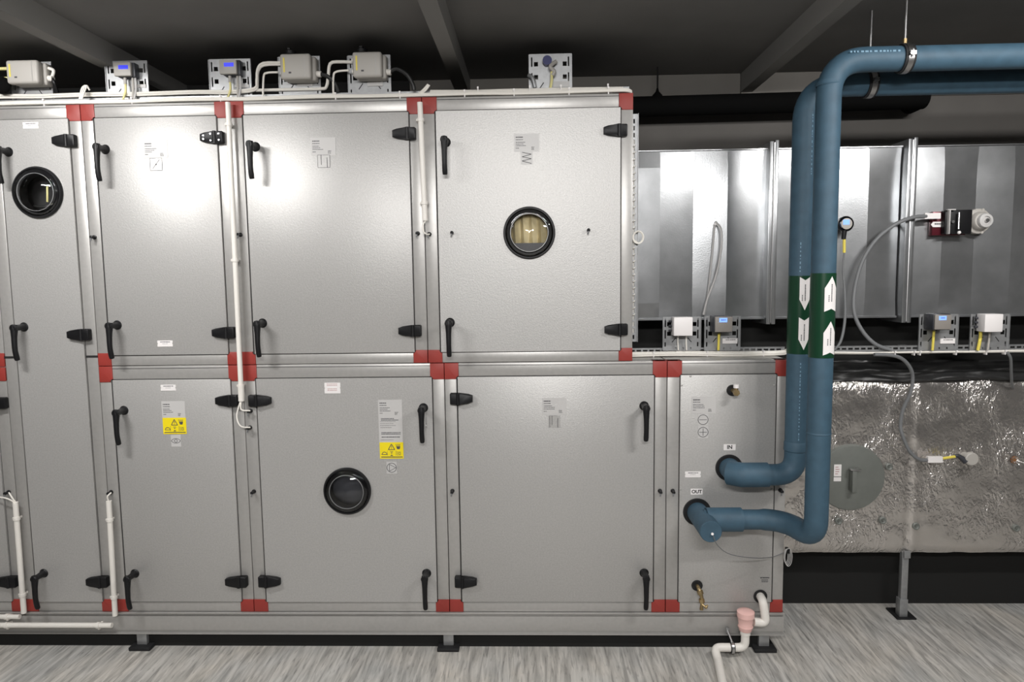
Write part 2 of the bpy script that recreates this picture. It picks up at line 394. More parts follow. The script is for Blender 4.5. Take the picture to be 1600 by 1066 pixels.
def porthole(px, py, r, door, inside):
    c = P(px, py, -.006); b = MB()
    b.lathe(c, (0, -1, 0), [(-.004, r), (.008, r), (.013, r-.003), (.013, r-.008), (.008, r-.010), (.004, r-.028), (-.03, r-.030)], M_black, 56)
    o = b.build('porthole', door)
    g = MB()
    g.lathe(c, (0, -1, 0), [(.009, r-.0085), (.016, r-.014), (.019, r-.022), (.0185, r-.027), (.0165, r-.029), (.025, (r-.03)*.75), (.031, (r-.03)*.4), (.033, 0)], M_glass, 56); g.build('porthole_glass', door)
    MB().lathe(c, (0, -1, 0), [(.0185, r-.0265), (.0198, r-.0275), (.0198, r-.0285), (.0175, r-.0295)], M_galvd, 56).build('inner_ring', door)
    k = MB()
    if inside == 'filter':
        z0, z1 = c.z-r, c.z+r
        for i in range(6):
            xa = c.x-r+i*r/3
            k._add([(xa-.02, .045, z0), (xa+r/6, .015, z0), (xa+r/3, .045, z0), (xa+.02, .06, z1), (xa+r/6-.01, .025, z1), (xa+r/3+.02, .045, z1)], [(0, 1, 4, 3), (1, 2, 5, 4)], M_filter)
        k.box(c.x-r, c.x+r, .008, .012, z0, z0+r*.62, M_boxdark)
        k.box(c.x-r, c.x+r, .095, .10, z0, z1, M_filter)
    elif inside == 'lamp':
        k.box(c.x-r, c.x+r, .09, .10, c.z-r, c.z+r, M_dark)
        k.tube([(c.x-.002, .05, c.z+.03), (c.x, .045, c.z), (c.x-.006, .05, c.z-.03)], .004, M_pyell)
        k.tube([(c.x-.07, .06, c.z-.045), (c.x-.02, .05, c.z-.05), (c.x+.03, .05, c.z-.04), (c.x+.05, .05, c.z-.06)], .006, M_steel)
    else:
        k.box(c.x-r, c.x+r, .02, .03, c.z-r, c.z+r, M_boxdark)
    k.build('porthole_inside', door)
    return o
def make_door(unit, x0, x1, z0, z1, hole=None, name='door'):
    b = MB(); g = .0028; x0 += .007*max(0, -x0)/2.7+(.0012 if x0 < 0 else 0); x1 -= .007*max(0, x1)/2.7
    if hole:
        c = P(hole[0], hole[1], 0); sheet_with_hole(b, x0+g, x1-g, z0+g, z1-g, -.006, .012, c.x, c.z, hole[2]-.005, M_door)
    else: b.box(x0+g, x1-g, -.006, .03, z0+g, z1-g, M_door, .0022)
    return b.build(name, unit)
def text_lines(b, x0, x1, z, n, dz, th, y, m, rnd=True):
    for i in range(n):
        x = x0; xe = x0+(x1-x0)*(random.uniform(.55, 1) if rnd else 1)
        while x < xe-.001:
            w_ = random.uniform(.0018, .0065); b.box(x, min(x+w_, xe), y-.0003, y, z-i*dz-th, z-i*dz, m); x += w_+random.uniform(.0006, .0014)
def rating_label(px, py, door, w=.096, h=.068, yellow=False, long=False):
    c = P(px, py, -.0064); x0, x1, zt = c.x-w/2, c.x+w/2, c.z+h/2; b = MB(); y = -.0068
    zb_ = zt-(h if not long else h*2.55)
    b.box(x0, x1, y, -.0061, zb_, zt, M_film)
    y2 = y
    text_lines(b, x0+.006, x0+.034, zt-.011, 1, .008, .0042, y2, M_ink, False)
    text_lines(b, x0+.006, x0+.034, zt-.021, 1, .008, .0026, y2, M_ink, False)
    text_lines(b, x0+.006, x0+.052, zt-.031, 3, .0065, .0022, y2, M_ink)
    text_lines(b, x0+.006, x0+.018, zt-.053, 1, .0065, .0024, y2, M_ink, False)
    text_lines(b, x1-.030, x1-.014, zt-.050, 3, .0045, .002, y2, M_ink)
    if long:
        text_lines(b, x0+.010, x1-.012, zt-.075, 2, .006, .003, y2, M_ink)
        text_lines(b, x0+.006, x1-.008, zt-.088, 4, .008, .0014, y2, M_ink)
        text_lines(b, x0+.010, x1-.008, zt-.132, 2, .006, .0032, y2, M_ink, False)
        text_lines(b, x0+.010, x1-.008, zt-.150, 1, .006, .0036, y2, M_ink)
        text_lines(b, x0+.006, x1-.010, zt-.163, 1, .006, .0012, y2, M_ink)
    b.build('rating_label', door)['label'] = 'pale printed rating label' if not long else 'long pale printed rating label'
    return x0, x1, zb_
def line(b, p, q, th, y, m):
    "thin flat stroke from p to q in (x, z)"
    p = Vector(p); q = Vector(q); d = (q-p).normalized(); n = Vector((-d.y, d.x))*th/2
    b.prism([tuple(p-n), tuple(q-n), tuple(q+n), tuple(p+n)], y-.0004, y, m)
def ringline(b, cx, cz, r, th, y, m, n=28, sx=1, a0=0, a1=2*math.pi, sz=1):
    for k in range(n):
        a, c = a0+(a1-a0)*k/n, a0+(a1-a0)*(k+1)/n
        line(b, (cx+math.cos(a)*r*sx, cz+math.sin(a)*r*sz), (cx+math.cos(c)*r*sx, cz+math.sin(c)*r*sz), th, y, m)
def warning_sticker(x0, x1, zt, door):
    b = MB(); h = .067; y = -.0072; b.box(x0+.001, x1+.001, y, -.0061, zt-h, zt, M_yellow)
    cx = (x0+x1)/2+.001
    t = [(cx-.013, zt-.030), (cx+.013, zt-.030), (cx, zt-.007)]
    for i in range(3): line(b, t[i], t[(i+1) % 3], .0028, y, M_ink)
    line(b, (cx, zt-.014), (cx, zt-.022), .0022, y, M_ink); line(b, (cx, zt-.0245), (cx, zt-.0265), .0022, y, M_ink)
    # hand
    hx = x1-.020
    for k in range(4): line(b, (hx-.006+k*.004, zt-.018), (hx-.009+k*.0055, zt-.007), .0018, y, M_ink)
    b.prism([(hx-.008, zt-.017), (hx-.004, zt-.028), (hx+.006, zt-.028), (hx+.009, zt-.017)], y-.0004, y, M_ink)
    for k in (-.017, .017): line(b, (cx+k, zt-.034), (cx+k, zt-.055), .0007, y, M_ink)
    ringline(b, x0+.020, zt-.050, .010, .0026, y, M_ink, 10, 1, .2, math.pi-.2); line(b, (x0+.008, zt-.050), (x0+.032, zt-.050), .0022, y, M_ink)
    line(b, (cx-.006, zt-.038), (cx+.006, zt-.038), .002, y, M_ink); b.prism([(cx-.004, zt-.042), (cx, zt-.047), (cx+.004, zt-.042)], y-.0004, y, M_ink)
    b.prism([(cx-.006, zt-.056), (cx+.006, zt-.056), (cx, zt-.050)], y-.0004, y, M_ink)
    for dz in (.040, .046, .052): line(b, (cx+.021, zt-dz), (cx+.038, zt-dz), .001, y, M_ink)
    line(b, (cx+.021, zt-.036), (cx+.021, zt-.054), .001, y, M_ink); ringline(b, cx+.032, zt-.046, .005, .001, y, M_ink, 12)
    b.box(x0+.006, x1-.003, y-.0004, y, zt-.062, zt-.0585, M_ink)
    b.build('warning_sticker', door)['label'] = 'yellow warning sticker with black hazard symbols'
def symbol(px, py, door, kind):
    c = P(px, py, -.0064); s = .024; b = MB(); y = -.0069; cx, cz = c.x, c.z
    if kind in ('zigzag', 'eye', 'fan', 'minus', 'plus'):
        sw = s*(.85 if kind != 'zigzag' else .95); b.box(cx-sw, cx+sw, y, -.0061, cz-s*1.02, cz+s*1.02, M_film)
    else: b.box(cx-s, cx+s, y, -.0061, cz-s, cz+s, M_door)
    def sq():
        q = [(cx-s, cz-s), (cx+s, cz-s), (cx+s, cz+s), (cx-s, cz+s)]
        for i in range(4): line(b, q[i], q[(i+1) % 4], .0013, y, M_ink)
    if kind == 'damper':
        sq(); line(b, (cx-.014, cz-.016), (cx+.014, cz+.018), .0016, y, M_ink); b.cyl((cx, y-.0005, cz), (cx, y, cz), .003, M_ink, n=10)
    elif kind == 'filter':
        sq(); line(b, (cx-.010, cz+s), (cx-.010, cz-.014), .0022, y, M_ink); line(b, (cx+.013, cz+.014), (cx+.013, cz-s), .0022, y, M_ink)
    elif kind == 'open':
        line(b, (cx-.018, cz+s), (cx-.018, cz-s), .0018, y, M_ink); line(b, (cx-.009, cz+s), (cx-.009, cz-.014), .0018, y, M_ink)
        line(b, (cx+.014, cz+.014), (cx+.014, cz-s), .0020, y, M_ink); line(b, (cx-.018, cz+s), (cx+.014, cz+s), .0008, y, M_ink)
    elif kind == 'zigzag':
        q = [(-.018, .022), (.018, .014), (-.018, .005), (.018, -.003), (-.018, -.011), (.018, -.021)]
        for i in range(5): line(b, (cx+q[i][0], cz+q[i][1]), (cx+q[i+1][0], cz+q[i+1][1]), .0022, y, M_ink)
    elif kind == 'eye':
        for sgn in (1, -1): ringline(b, cx, cz-sgn*.006, .020, .0018, y, M_ink, 14, 1, sgn*.30, sgn*(math.pi-.30), .78)
        ringline(b, cx, cz, .006, .002, y, M_ink, 14)
    elif kind == 'fan':
        ringline(b, cx, cz, .019, .0022, y, M_ink)
        q = [(cx-.009, cz+.014), (cx-.009, cz-.014), (cx+.017, cz)]
        for i in range(3): line(b, q[i], q[(i+1) % 3], .0018, y, M_ink)
    else:
        ringline(b, cx, cz, .0195, .0022, y, M_ink); line(b, (cx-.015, cz), (cx+.015, cz), .0020, y, M_ink)
        if kind == 'plus': line(b, (cx, cz-.015), (cx, cz+.015), .0020, y, M_ink)
    b.build('symbol_sticker', door)
def tag_plate(px, py, door, w=.062, h=.024, red=False):
    c = P(px, py, -.0064); b = MB(); x0, x1, z0, z1 = c.x-w/2, c.x+w/2, c.z-h/2, c.z+h/2; k = .003; y = -.0076
    b.prism([(x0, z0), (x1, z0), (x1, c.z-k), (x1-k, c.z), (x1, c.z+k), (x1, z1), (x0, z1), (x0, c.z+k), (x0+k, c.z), (x0, c.z-k)], y, -.0061, M_paper)
    if red:
        text_lines(b, x0+.010, x1-.012, z1-.004, 2, .006, .0016, y, M_inkred, False); text_lines(b, x0+.012, x1-.014, z1-.024, 2, .006, .0018, y, M_inkred, False)
    else: text_lines(b, x0+.012, x1-.010, z1-.004, 1, .006, .003, y, M_ink, False); text_lines(b, x0+.02, x1-.02, z1-.012, 1, .006, .0012, y, M_ink, False)
    b.build('tag_plate', door)['label'] = 'white engraved tag plate'
def word(px, py, door, txt, w, size):
    c = P(px, py, -.0064); b = MB(); b.box(c.x-w/2, c.x+w/2, -.0072, -.0061, c.z-.012, c.z+.012, M_paper)
    b.text(txt, c.x, c.z, -.0074, size, M_dark, .0006); b.build('word_label', door)['label'] = 'white label reading '+txt

def cabinet(label, x0, x1, z0, z1, dx0, dx1, dz0, dz1, door_hole=None, corners=('bl', 'br', 'tl', 'tr'), tall=False, panel=False):
    u = thing('air_handling_cabinet', ((x0+x1)/2, 0, z0), label, 'air handling unit', 'grey air handling cabinets with red corners')
    a, b_, c, d = x0+SEAM, x1-SEAM, z0+SEAM, z1-SEAM
    bd = MB()
    ri = .14 if door_hole else .014
    # casing with a cavity behind the door
    bd.box(a+.003, b_-.003, ri, DEP, c+.003, d-.003, M_dark if door_hole else M_frame)
    if door_hole:
        bd.box(a+.003, dx0-.001, .012, ri, c+.003, d-.003, M_dark); bd.box(dx1+.001, b_-.003, .012, ri, c+.003, d-.003, M_dark)
    bd.build('casing', u)
    g = MB()
    if not door_hole: g.box(dx0-.004, dx1+.004, .004, .0138, dz0-.004, dz1+.004, M_dark).build('gasket', u)
    else: g.plate(dx0-.004, dx1+.004, dz0-.004, dz1+.004, .0125, .0135, [(dx0+.01, dx1-.01, dz0+.01, dz1-.01)], M_dark); g.build('gasket', u)
    fr_ = MB()
    for (p, q, r_, s_) in ((a, dx0, c, d), (dx1, b_, c, d), (dx0-.0005, dx1+.0005, c, dz0), (dx0-.0005, dx1+.0005, dz1, d)):
        fr_.box(p, q, 0, .03, r_, s_, M_frame, .0025)
    # groove line that follows the outer rail
    fr_.box(dx0+.006, dx1-.006, -.0006, .001, d-.011, d-.009, M_dark)
    fr_.box(a+.002, b_-.002, .03, DEP, d-.004, d, M_frame); fr_.box(b_-.004, b_, .03, DEP, c, d-.004, M_frame); fr_.box(a, a+.004, .03, DEP, c, d-.004, M_frame)
    if tall: # black joint across the stiles
        for (p, q) in ((a, dx0), (dx1, b_)): fr_.box(p-.001, q+.001, -.0012, .004, ZDB-.006, ZDB+.003, M_dark)
    fr_.build('frame', u)
    for k in corners:
        x = a if 'l' in k else b_; sx = 1 if 'l' in k else -1; z = c if 'b' in k else d; sz = 1 if 'b' in k else -1
        w_ = (dx0-a) if 'l' in k else (b_-dx1); h_ = (dz0-c) if 'b' in k else (d-dz1)
        corner(x, z, sx, sz, u, w=w_, h=h_)
    return u

# far left unit, only its right edge in the frame
u = cabinet('grey cabinet with one door cut off by the left edge of the photo', -2.95, X0, ZBT, ZT, -2.90, -2.190, ZLB, ZDT, tall=True)
dr = make_door(u, -2.90, -2.190, ZLB, ZDT); hinge(-6, 630, u); hinge(11, 909, u); port(14, 769, u)
# extra red corners at mid height on its right stile
for zz, sz in ((ZM, 1), (ZM, -1)): MB().box(X0-.050, X0-SEAM, -.0036, .02, zz+(.001 if sz > 0 else -.057), zz+(.057 if sz > 0 else -.001), M_red, .002).build('corner_bracket', u)
# tall unit
u = cabinet('tall narrow grey cabinet with one full-height door and a round porthole near the left edge', X0, XB, ZBT, ZT, -2.093, -1.803, ZLB, ZDT, door_hole=True, tall=True)
c = (60, 301, .101); dr = make_door(u, -2.093, -1.803, ZLB, ZDT, hole=c)
for hx, hy, k in ((15, 238, False), (39, 511, True), (70, 895, False)): handle(hx, hy, dr, k)
for hx, hy in ((101, 220), (124, 523), (153, 909)): hinge(hx, hy, u)
porthole(60, 301, .101, dr, 'lamp'); tag_plate(48, 196, dr)
# upper row
u = cabinet('grey upper cabinet with damper symbol, between the tall cabinet and the long white conduit', XB, XS2, ZM, ZT, -1.709, -1.2165, ZDB, ZDT)
dr = make_door(u, -1.709, -1.2165, ZDB, ZDT); handle(166, 234, dr); handle(184.5, 508, dr)
hinge(332, 215, u, True, True)['label'] = 'uncovered dark hinge with bare screws'; hinge(350, 520, u)
rating_label(243, 233, dr); symbol(244, 257, dr, 'damper'); tag_plate(258, 537, dr)
port(148, 371, u)
u = cabinet('widest grey upper cabinet, filter symbol on its blank door, between the two hanging conduits', XS2, XS3, ZM, ZT, -1.1195, -.4655, ZDB, ZDT)
dr = make_door(u, -1.1195, -.4655, ZDB, ZDT); handle(400, 230, dr); handle(411, 505, dr)
hinge(632, 209, u); hinge(641, 517, u); rating_label(505, 229, dr); symbol(506, 252, dr, 'filter'); port(376, 367, u); port(653, 365, u)
u = cabinet('grey upper right cabinet with a round porthole showing beige filter cloth', XS3, XI, ZM, ZT, -.3675, .349, ZDB, ZDT, door_hole=True)
dr = make_door(u, -.3675, .349, ZDB, ZDT, hole=(827, 364, .101)); handle(697, 223, dr); handle(703.5, 504, dr)
hinge(962, 204, u); hinge(963, 515, u); rating_label(823, 223, dr); symbol(823, 247, dr, 'zigzag')
porthole(827, 364, .101, dr, 'filter'); port(671, 366, u); port(707, 364, dr); port(919, 360, dr)
# lower row
u = cabinet('grey lower cabinet with yellow sticker and eye symbol, under the damper-symbol cabinet', XB, XS2, ZBT, ZM, -1.7085, -1.2155, ZLB, ZLT)
dr = make_door(u, -1.7085, -1.2155, ZLB, ZLT); handle(195, 641, dr); handle(212, 895.5, dr)
hinge(355, 626, u); hinge(370, 909, u); a_, b_, z_ = rating_label(271, 640, dr); warning_sticker(a_, b_, z_, dr); symbol(275, 689, dr, 'eye'); tag_plate(263, 606, dr)
port(174, 769, u)
u = cabinet('grey lower cabinet with a dark round porthole and a long label above yellow sticker', XS2, XS4, ZBT, ZM, -1.1185, -.4005, ZLB, ZLT, door_hole=True)
dr = make_door(u, -1.1185, -.4005, ZLB, ZLT, hole=(543, 767, .097)); handle(662, 637, dr, True); handle(667, 895, dr)
kp = P(666, 655, -.06)
MB().box(kp.x-.001, kp.x+.001, -.062, -.060, kp.z-.02, kp.z+.01, M_steel).lathe((kp.x, -.061, kp.z-.026), (1, 0, 0), [(-.001, .004), (-.001, .010), (.001, .010), (.001, .004), (-.001, .004)], M_steel, 14).build('key', dr)
hinge(406, 626, u, False); hinge(421, 908.5, u, False); a_, b_, z_ = rating_label(609.5, 638, dr, long=True); warning_sticker(a_, b_, z_, dr)
symbol(612, 731, dr, 'fan'); porthole(543, 767, .097, dr, 'dark'); tag_plate(519.5, 606.5, dr, .064, .043, True); port(397, 768, u); port(392, 642, u); port(391, 668, u)
u = cabinet('grey lower cabinet with a plain door, directly left of the blue pipe panel', XS4, XK, ZBT, ZM, -.3045, .4835, ZLB, ZLT)
dr = make_door(u, -.3045, .4835, ZLB, ZLT); handle(1006, 634, dr); handle(1006, 894.5, dr)
hinge(720.5, 623, u, False); hinge(727.5, 909, u, False); rating_label(866, 635, dr); symbol(866, 659, dr, 'open'); port(707, 767, u); port(1031, 767, u)
# right panel unit
u = cabinet('grey lower end cabinet whose fixed panel takes the two blue pipes', XK, XN, ZBT, ZM, .5803, .9628, ZLB, ZLT)
dr = make_door(u, .5803, .9628, ZLB, ZLT, name='side_panel')
rating_label(1099.5, 633, dr); symbol(1098.5, 656, dr, 'minus'); symbol(1098.5, 675.5, dr, 'plus'); tag_plate(1082.5, 741.5, dr)
word(1140, 699, dr, 'IN', .047, .021); word(1088.5, 768.5, dr, 'OUT', .047, .019)
for (px, py, r) in ((1139, 731, .054), (1089, 800, .056), (1144, 610, .0225), (1089, 915, .0225), (1188, 932, .0275)):
    c = P(px, py, -.006); MB().lathe(c, (0, -1, 0), [(0, r), (.0022, r), (.003, r-.004), (.0008, r-.008), (.0008, 0)], M_rubber, 40).build('pipe_grommet', dr)
for (px, py) in ((1065, 602), (1079, 588), (1210, 602), (1063, 765), (1206, 765), (1062, 925), (1203, 925)):
    c = P(px, py, -.006); MB().lathe(c, (0, -1, 0), [(0, .0045), (.002, .004), (.003, 0)], M_frame, 12).build('screw', dr)
c = P(1195, 906, -.0064); b = MB(); text_lines(b, c.x-.018, c.x+.018, c.z+.010, 1, .006, .0045, -.0066, M_ink, False); text_lines(b, c.x-.013, c.x+.013, c.z, 2, .007, .003, -.0066, M_ink, False); b.build('drain_label', dr)
port(1051, 767, u); port(1219, 766, u)

# base frame and feet
bs = thing('base_frame', (-.5, 0, 0), 'long light grey steel base rail carrying the row of cabinets on short feet', 'base frame')
b = MB(); xe = XN+.006
b.box(-2.95, xe, .004, .02, ZBB, ZBT-.001, M_frame); b.box(-2.95, xe, -.010, .05, ZBB, ZBB+.0045, M_frame, .001); b.box(-2.95, xe, -.010, .05, ZBT-.006, ZBT-.001, M_frame, .001)
b.box(-2.95, xe, -.0015, .004, ZBB+.0125, ZBT-.018, M_frame, .001)
b.box(xe-.016, xe, .02, DEP, ZBB, ZBT-.001, M_frame)
b.build('rail', bs)
MB().box(-2.95, .955, .024, .036, .0, ZBB-.001, M_blackwall_and_shade).build('under_shade_board', bs)  # black board added to draw the dark shade under the cabinets
for px, py in ((222, 1017), (701, 1019), (1194, 1023)):
    c = P(px, 1016, 0)
    MB().box(c.x-.021, c.x+.021, .002, .0225, .016, ZBB-.0006, M_galvd, .002).build('foot_post', bs)
    MB().box(c.x-.045, c.x+.045, -.022, .09, .0, .016, M_rubber, .003).build('rubber_pad', bs)

# ------------------------------------------------------------------ blue insulated pipes
def fillet(pts, rad, n=8):
    "polyline with rounded corners"
    pts = [Vector(p) for p in pts]; out = [pts[0]]
    for i in range(1, len(pts)-1):
        a = (pts[i-1]-pts[i]); c = (pts[i+1]-pts[i]); r = rad[i-1] if isinstance(rad, (list, tuple)) else rad
        d = min(r, a.length*.49, c.length*.49); p0 = pts[i]+a.normalized()*d; p2 = pts[i]+c.normalized()*d
        for k in range(n+1):
            t = k/n; out.append((1-t)**2*p0+2*t*(1-t)*pts[i]+t*t*p2)
    out.append(pts[-1]); return out
def curved_patch(b, cx, cy, r, a0, a1, z0, z1, m, n=6, poly=None):
    "patch lying on a vertical pipe; angle 0 faces the camera side (-y), positive to the right"
    def pt(u, z, rr): return (cx+math.sin(u)*rr, cy-math.cos(u)*rr, z)
    def strip(u0, u1, za, zb2, zc, zd):
        b._add([pt(u0, za, r), pt(u1, zb2, r), pt(u1, zc, r), pt(u0, zd, r)], [(0, 1, 2, 3)], m)
    for k in range(n):
        u0 = a0+(a1-a0)*k/n; u1 = a0+(a1-a0)*(k+1)/n; strip(u0, u1, z0(k/n), z0((k+1)/n), z1((k+1)/n), z1(k/n))
RP = .041
def pipe_print(b, cx, cy, r, ang, z0, z1):
    z = z0
    while z < z1:
        h = random.uniform(.003, .010); curved_patch(b, cx, cy, r, ang-.045, ang+.045, lambda t: z, lambda t: z+h, M_steelblue, 1); z += h+random.uniform(.003, .012)
M_steelblue = mat('pipe_print', (.16, .28, .38), .6)

# left pipe (IN)
YL = -.10; pin = P(1139, 731, 0); xv = P(1249, 480, YL).x; zt_ = P(1400, 131, YL).z
pl = thing('insulated_pipe', (xv, YL, pin.z), 'blue foam-insulated pipe from the IN opening, rear of the two risers', 'pipe', 'blue insulated pipes')
path = fillet([(pin.x, -.0068, pin.z), (pin.x, YL, pin.z), (xv, YL, pin.z), (xv, YL, zt_), (2.75, YL, zt_)], [.085, .075, .13, .1], 10)
MB().tube(path, RP, M_blue, 28, smooth=False).build('foam_sleeve', pl)
a = P(1165, 745, YL).x; e = P(1199, 745, YL).x
MB().tube([(a-.055, YL+.03, pin.z), (a-.02, YL+.004, pin.z), (a, YL, pin.z), (e, YL, pin.z)], RP+.006, M_blue, 28).build('sleeve_joint', pl)
zj = P(1243, 703, YL).z
MB().lathe((xv, YL, zj), (0, 0, 1), [(-.004, RP+.0002), (0, RP+.003), (.03, RP+.002), (.034, RP)], M_blue, 28).build('sleeve_seam', pl)
z0, z1 = P(1243, 552, YL).z, P(1251, 431, YL).z
MB().lathe((xv, YL, z0), (0, 0, 1), [(0, RP), (0, RP+.0012), (z1-z0, RP+.0012), (z1-z0, RP)], M_green, 32).build('marker_band', pl)
def arrow(pipe, cx, cy, r, ang0, ang1, z0, z1, down):
    b = MB(); hd = .040; mid = .5
    bd = lambda t: abs(t-.5)*2
    if down: curved_patch(b, cx, cy, r, ang0, ang1, lambda t: z0+hd*bd(t), lambda t: z1-.012*(1-bd(t)), M_paper, 8)
    else: curved_patch(b, cx, cy, r, ang0, ang1, lambda t: z0+.010*(1-bd(t)), lambda t: z1-hd*bd(t), M_paper, 8)
    # small lettering running up the arrow
    am = (ang0+ang1)/2; zz = z0+.035
    while zz < z0+.095:
        h = random.uniform(.0025, .006); curved_patch(b, cx, cy, r+.0004, am-.03, am+.06, lambda t: zz, lambda t: zz+h, M_ink, 1); zz += h+.0012
    zz = z0+.035
    while zz < z0+.055:
        curved_patch(b, cx, cy, r+.0004, am-.26, am-.18, lambda t: zz, lambda t: zz+.004, M_ink, 1); zz += .006
    o = b.build('arrow_label', pipe); o['label'] = 'white arrow label pointing '+('down' if down else 'up')
for (ya, yb) in ((485, 433), (547, 496)): arrow(pl, xv, YL, RP+.0022, R(-22), R(30), P(1258, ya, YL-.04).z, P(1258, yb, YL-.04).z, True)
b = MB()
pipe_print(b, xv, YL, RP+.0006, R(22), P(1265, 275, YL).z, P(1265, 165, YL).z)
pipe_print(b, xv, YL, RP+.0006, R(-22), P(1253, 425, YL).z, P(1253, 380, YL).z)
pipe_print(b, xv, YL, RP+.0006, R(-8), P(1250, 685, YL).z, P(1250, 562, YL).z); b.build('printed_text', pl)

# right pipe (OUT)
YR = -.27; YB = -.105; po = P(1089, 800, 0); xr_ = P(1285, 480, YR).x; zt2 = P(1400, 92, YR).z
zbr = P(1190, 812, YB).z
pr = thing('insulated_pipe', (xr_, YR, po.z), 'blue foam-insulated pipe from the OUT opening, nearer of the two risers', 'pipe', 'blue insulated pipes')
MB().tube([(po.x, -.0068, po.z), (po.x, -.215, po.z)], RP, M_blue, 28, smooth=False).build('foam_stub', pr)
MB().lathe((po.x, -.215, po.z), (0, -1, 0), [(0, RP), (.003, RP-.002), (.003, .02), (.004, 0)], M_blue, 28).build('end_cap', pr)
path = fillet([(po.x, YB, zbr), (P(1222, 815, YB).x, YB, zbr), (xr_, YR, zbr-.012), (xr_, YR, zt2), (2.75, YR, zt2)], [.10, .075, .12, .1], 10)
MB().tube(path, [RP-.003]*2+[RP]*(len(path)-2), M_blue, 28, smooth=False).build('foam_sleeve', pr)
MB().tube([(po.x+.01, YB, zbr), (P(1158, 815, YB).x, YB, zbr)], RP+.005, M_blue, 28, smooth=False).build('sleeve_joint', pr)
zj = P(1283, 677, YR).z; MB().lathe((xr_, YR, zj), (0, 0, 1), [(-.002, RP), (0, RP+.0015), (.006, RP)], M_blue, 28).build('sleeve_seam', pr)
zj = P(1300, 133, YR).z; MB().lathe((xr_, YR, zj), (0, 0, 1), [(-.004, RP), (0, RP+.002), (.012, RP)], M_blue, 28).build('sleeve_seam', pr)
z0, z1 = P(1284, 558, YR).z, P(1286, 427, YR).z
MB().lathe((xr_, YR, z0), (0, 0, 1), [(0, RP), (0, RP+.0012), (z1-z0, RP+.0012), (z1-z0, RP)], M_green, 32).build('marker_band', pr)
for (ya, yb) in ((487, 432), (555, 502)): arrow(pr, xr_, YR, RP+.0022, R(-15), R(50), P(1298, ya, YR-.03).z, P(1298, yb, YR-.03).z, False)
b = MB(); x = P(1320, 92, YR).x
while x < P(1400, 92, YR).x:
    h = random.uniform(.004, .012); rr = RP+.0006; zc_ = zt2+.012
    b._add([(x, YR-rr*.955, zc_), (x+h, YR-rr*.955, zc_), (x+h, YR-rr*.93, zc_+.006), (x, YR-rr*.93, zc_+.006)], [(0, 1, 2, 3)], M_steelblue); x += h+random.uniform(.003, .008)
b.build('printed_text', pr)
# temperature probe in the end cap
e = P(1113, 835, -.22)
pb = MB().tube([(e.x, -.216, e.z), (e.x-.001, -.226, e.z+.003)], .005, M_paper, 10, smooth=False)
pb.tube([(e.x+.001, -.225, e.z), P(1121, 852, -.21), P(1140, 866, -.17), P(1175, 872, -.10), P(1205, 871, -.05), P(1224, 864, -.02)], .0016, M_greycable, 8)
single(pb, 'probe_wire', 'thin grey sensor wire curving from the capped blue stub to the cabinet edge', 'wire')
b = MB(); cc = P(1228, 868, -.02)
for k in range(4): b.tube([cc+Vector((math.cos(a2)*(.008+.002*k)+k*.002, -.004*k, math.sin(a2)*(.028+.003*k)-.003)) for a2 in [2*math.pi*j/16 for j in range(17)]], .0013, M_film, 6, sub=2)
b.box(XN, XN+.012, -.03, -.005, cc.z+.01, cc.z+.03, M_black, .002)
single(b, 'cable_coil', 'small coil of clear grey wire hanging at the right cabinet edge', 'cable')

# pipe hangers
def hanger(px, Y, z, label, tilt):
    c = P(px, 92 if Y < -.2 else 130, Y); c.z = z
    t = thing('pipe_hanger', c, label, 'pipe hanger', 'pipe hangers on the blue pipes'); w_ = .017
    MB().lathe((c.x-w_, Y, z), (1, 0, .0), [(0, RP+.0005), (0, RP+.006), (2*w_, RP+.006), (2*w_, RP+.0005)], M_rubber, 36).build('rubber_liner', t)
    b = MB().lathe((c.x-.009, Y, z), (1, 0, 0), [(0, RP+.006), (0, RP+.008), (.018, RP+.008), (.018, RP+.006)], M_steel, 36)
    b.box(c.x-.009, c.x+.009, Y-RP-.018, Y-RP-.006, z-.003, z+.003, M_steel); b.box(c.x-.009, c.x+.009, Y-RP-.018, Y-RP-.006, z+.005, z+.009, M_steel)
    b.cyl((c.x, Y-RP-.013, z-.008), (c.x, Y-RP-.013, z+.015), .003, M_steel, n=10)
    b.cyl((c.x, Y, z+RP+.007), (c.x, Y, z+RP+.024), .007, M_brass, n=6); b.build('clamp_ring', t)
    MB().cyl((c.x, Y, z+RP+.02), (c.x, Y, ZC), .0035, M_steel, n=10).build('threaded_rod', t)
hanger(1413, YR, zt2, 'steel clamp with brass nut and rod holding the front blue pipe', 8)
hanger(1358, YL, zt_, 'steel clamp and thin rod holding the rear blue pipe', 8)

# ------------------------------------------------------------------ valves and drain
c = P(1144, 610, 0)
t = thing('drain_valve', c, 'small brass air vent with white cap near the top of the end panel', 'valve')
MB().cyl((c.x, .0, c.z), (c.x, -.045, c.z), .008, M_brass, n=12).cyl((c.x, -.045, c.z), (c.x, -.062, c.z), .013, M_brass, n=6).cyl((c.x, -.052, c.z-.012), (c.x, -.052, c.z+.02), .008, M_brass, n=12).build('body', t)
MB().cyl((c.x, -.052, c.z+.018), (c.x, -.052, c.z+.032), .0105, M_paper, n=16).build('cap', t)['label'] = 'white plastic cap'
c = P(1089, 915, 0)
t = thing('drain_valve', c, 'brass drain cock on the lower left of the end panel', 'valve')
q = [P(1089, 915, 0), P(1091, 918, -.03), P(1094, 926, -.045), P(1097, 938, -.05), P(1096, 953, -.05)]
MB().tube(q, [.0065, .007, .008, .007, .0075], M_brass, 12).cyl(P(1093, 923, -.043), P(1095, 929, -.047), .012, M_brass, n=6).cyl(P(1096, 936, -.05), P(1097, 942, -.05), .011, M_brass, n=6).build('body', t)
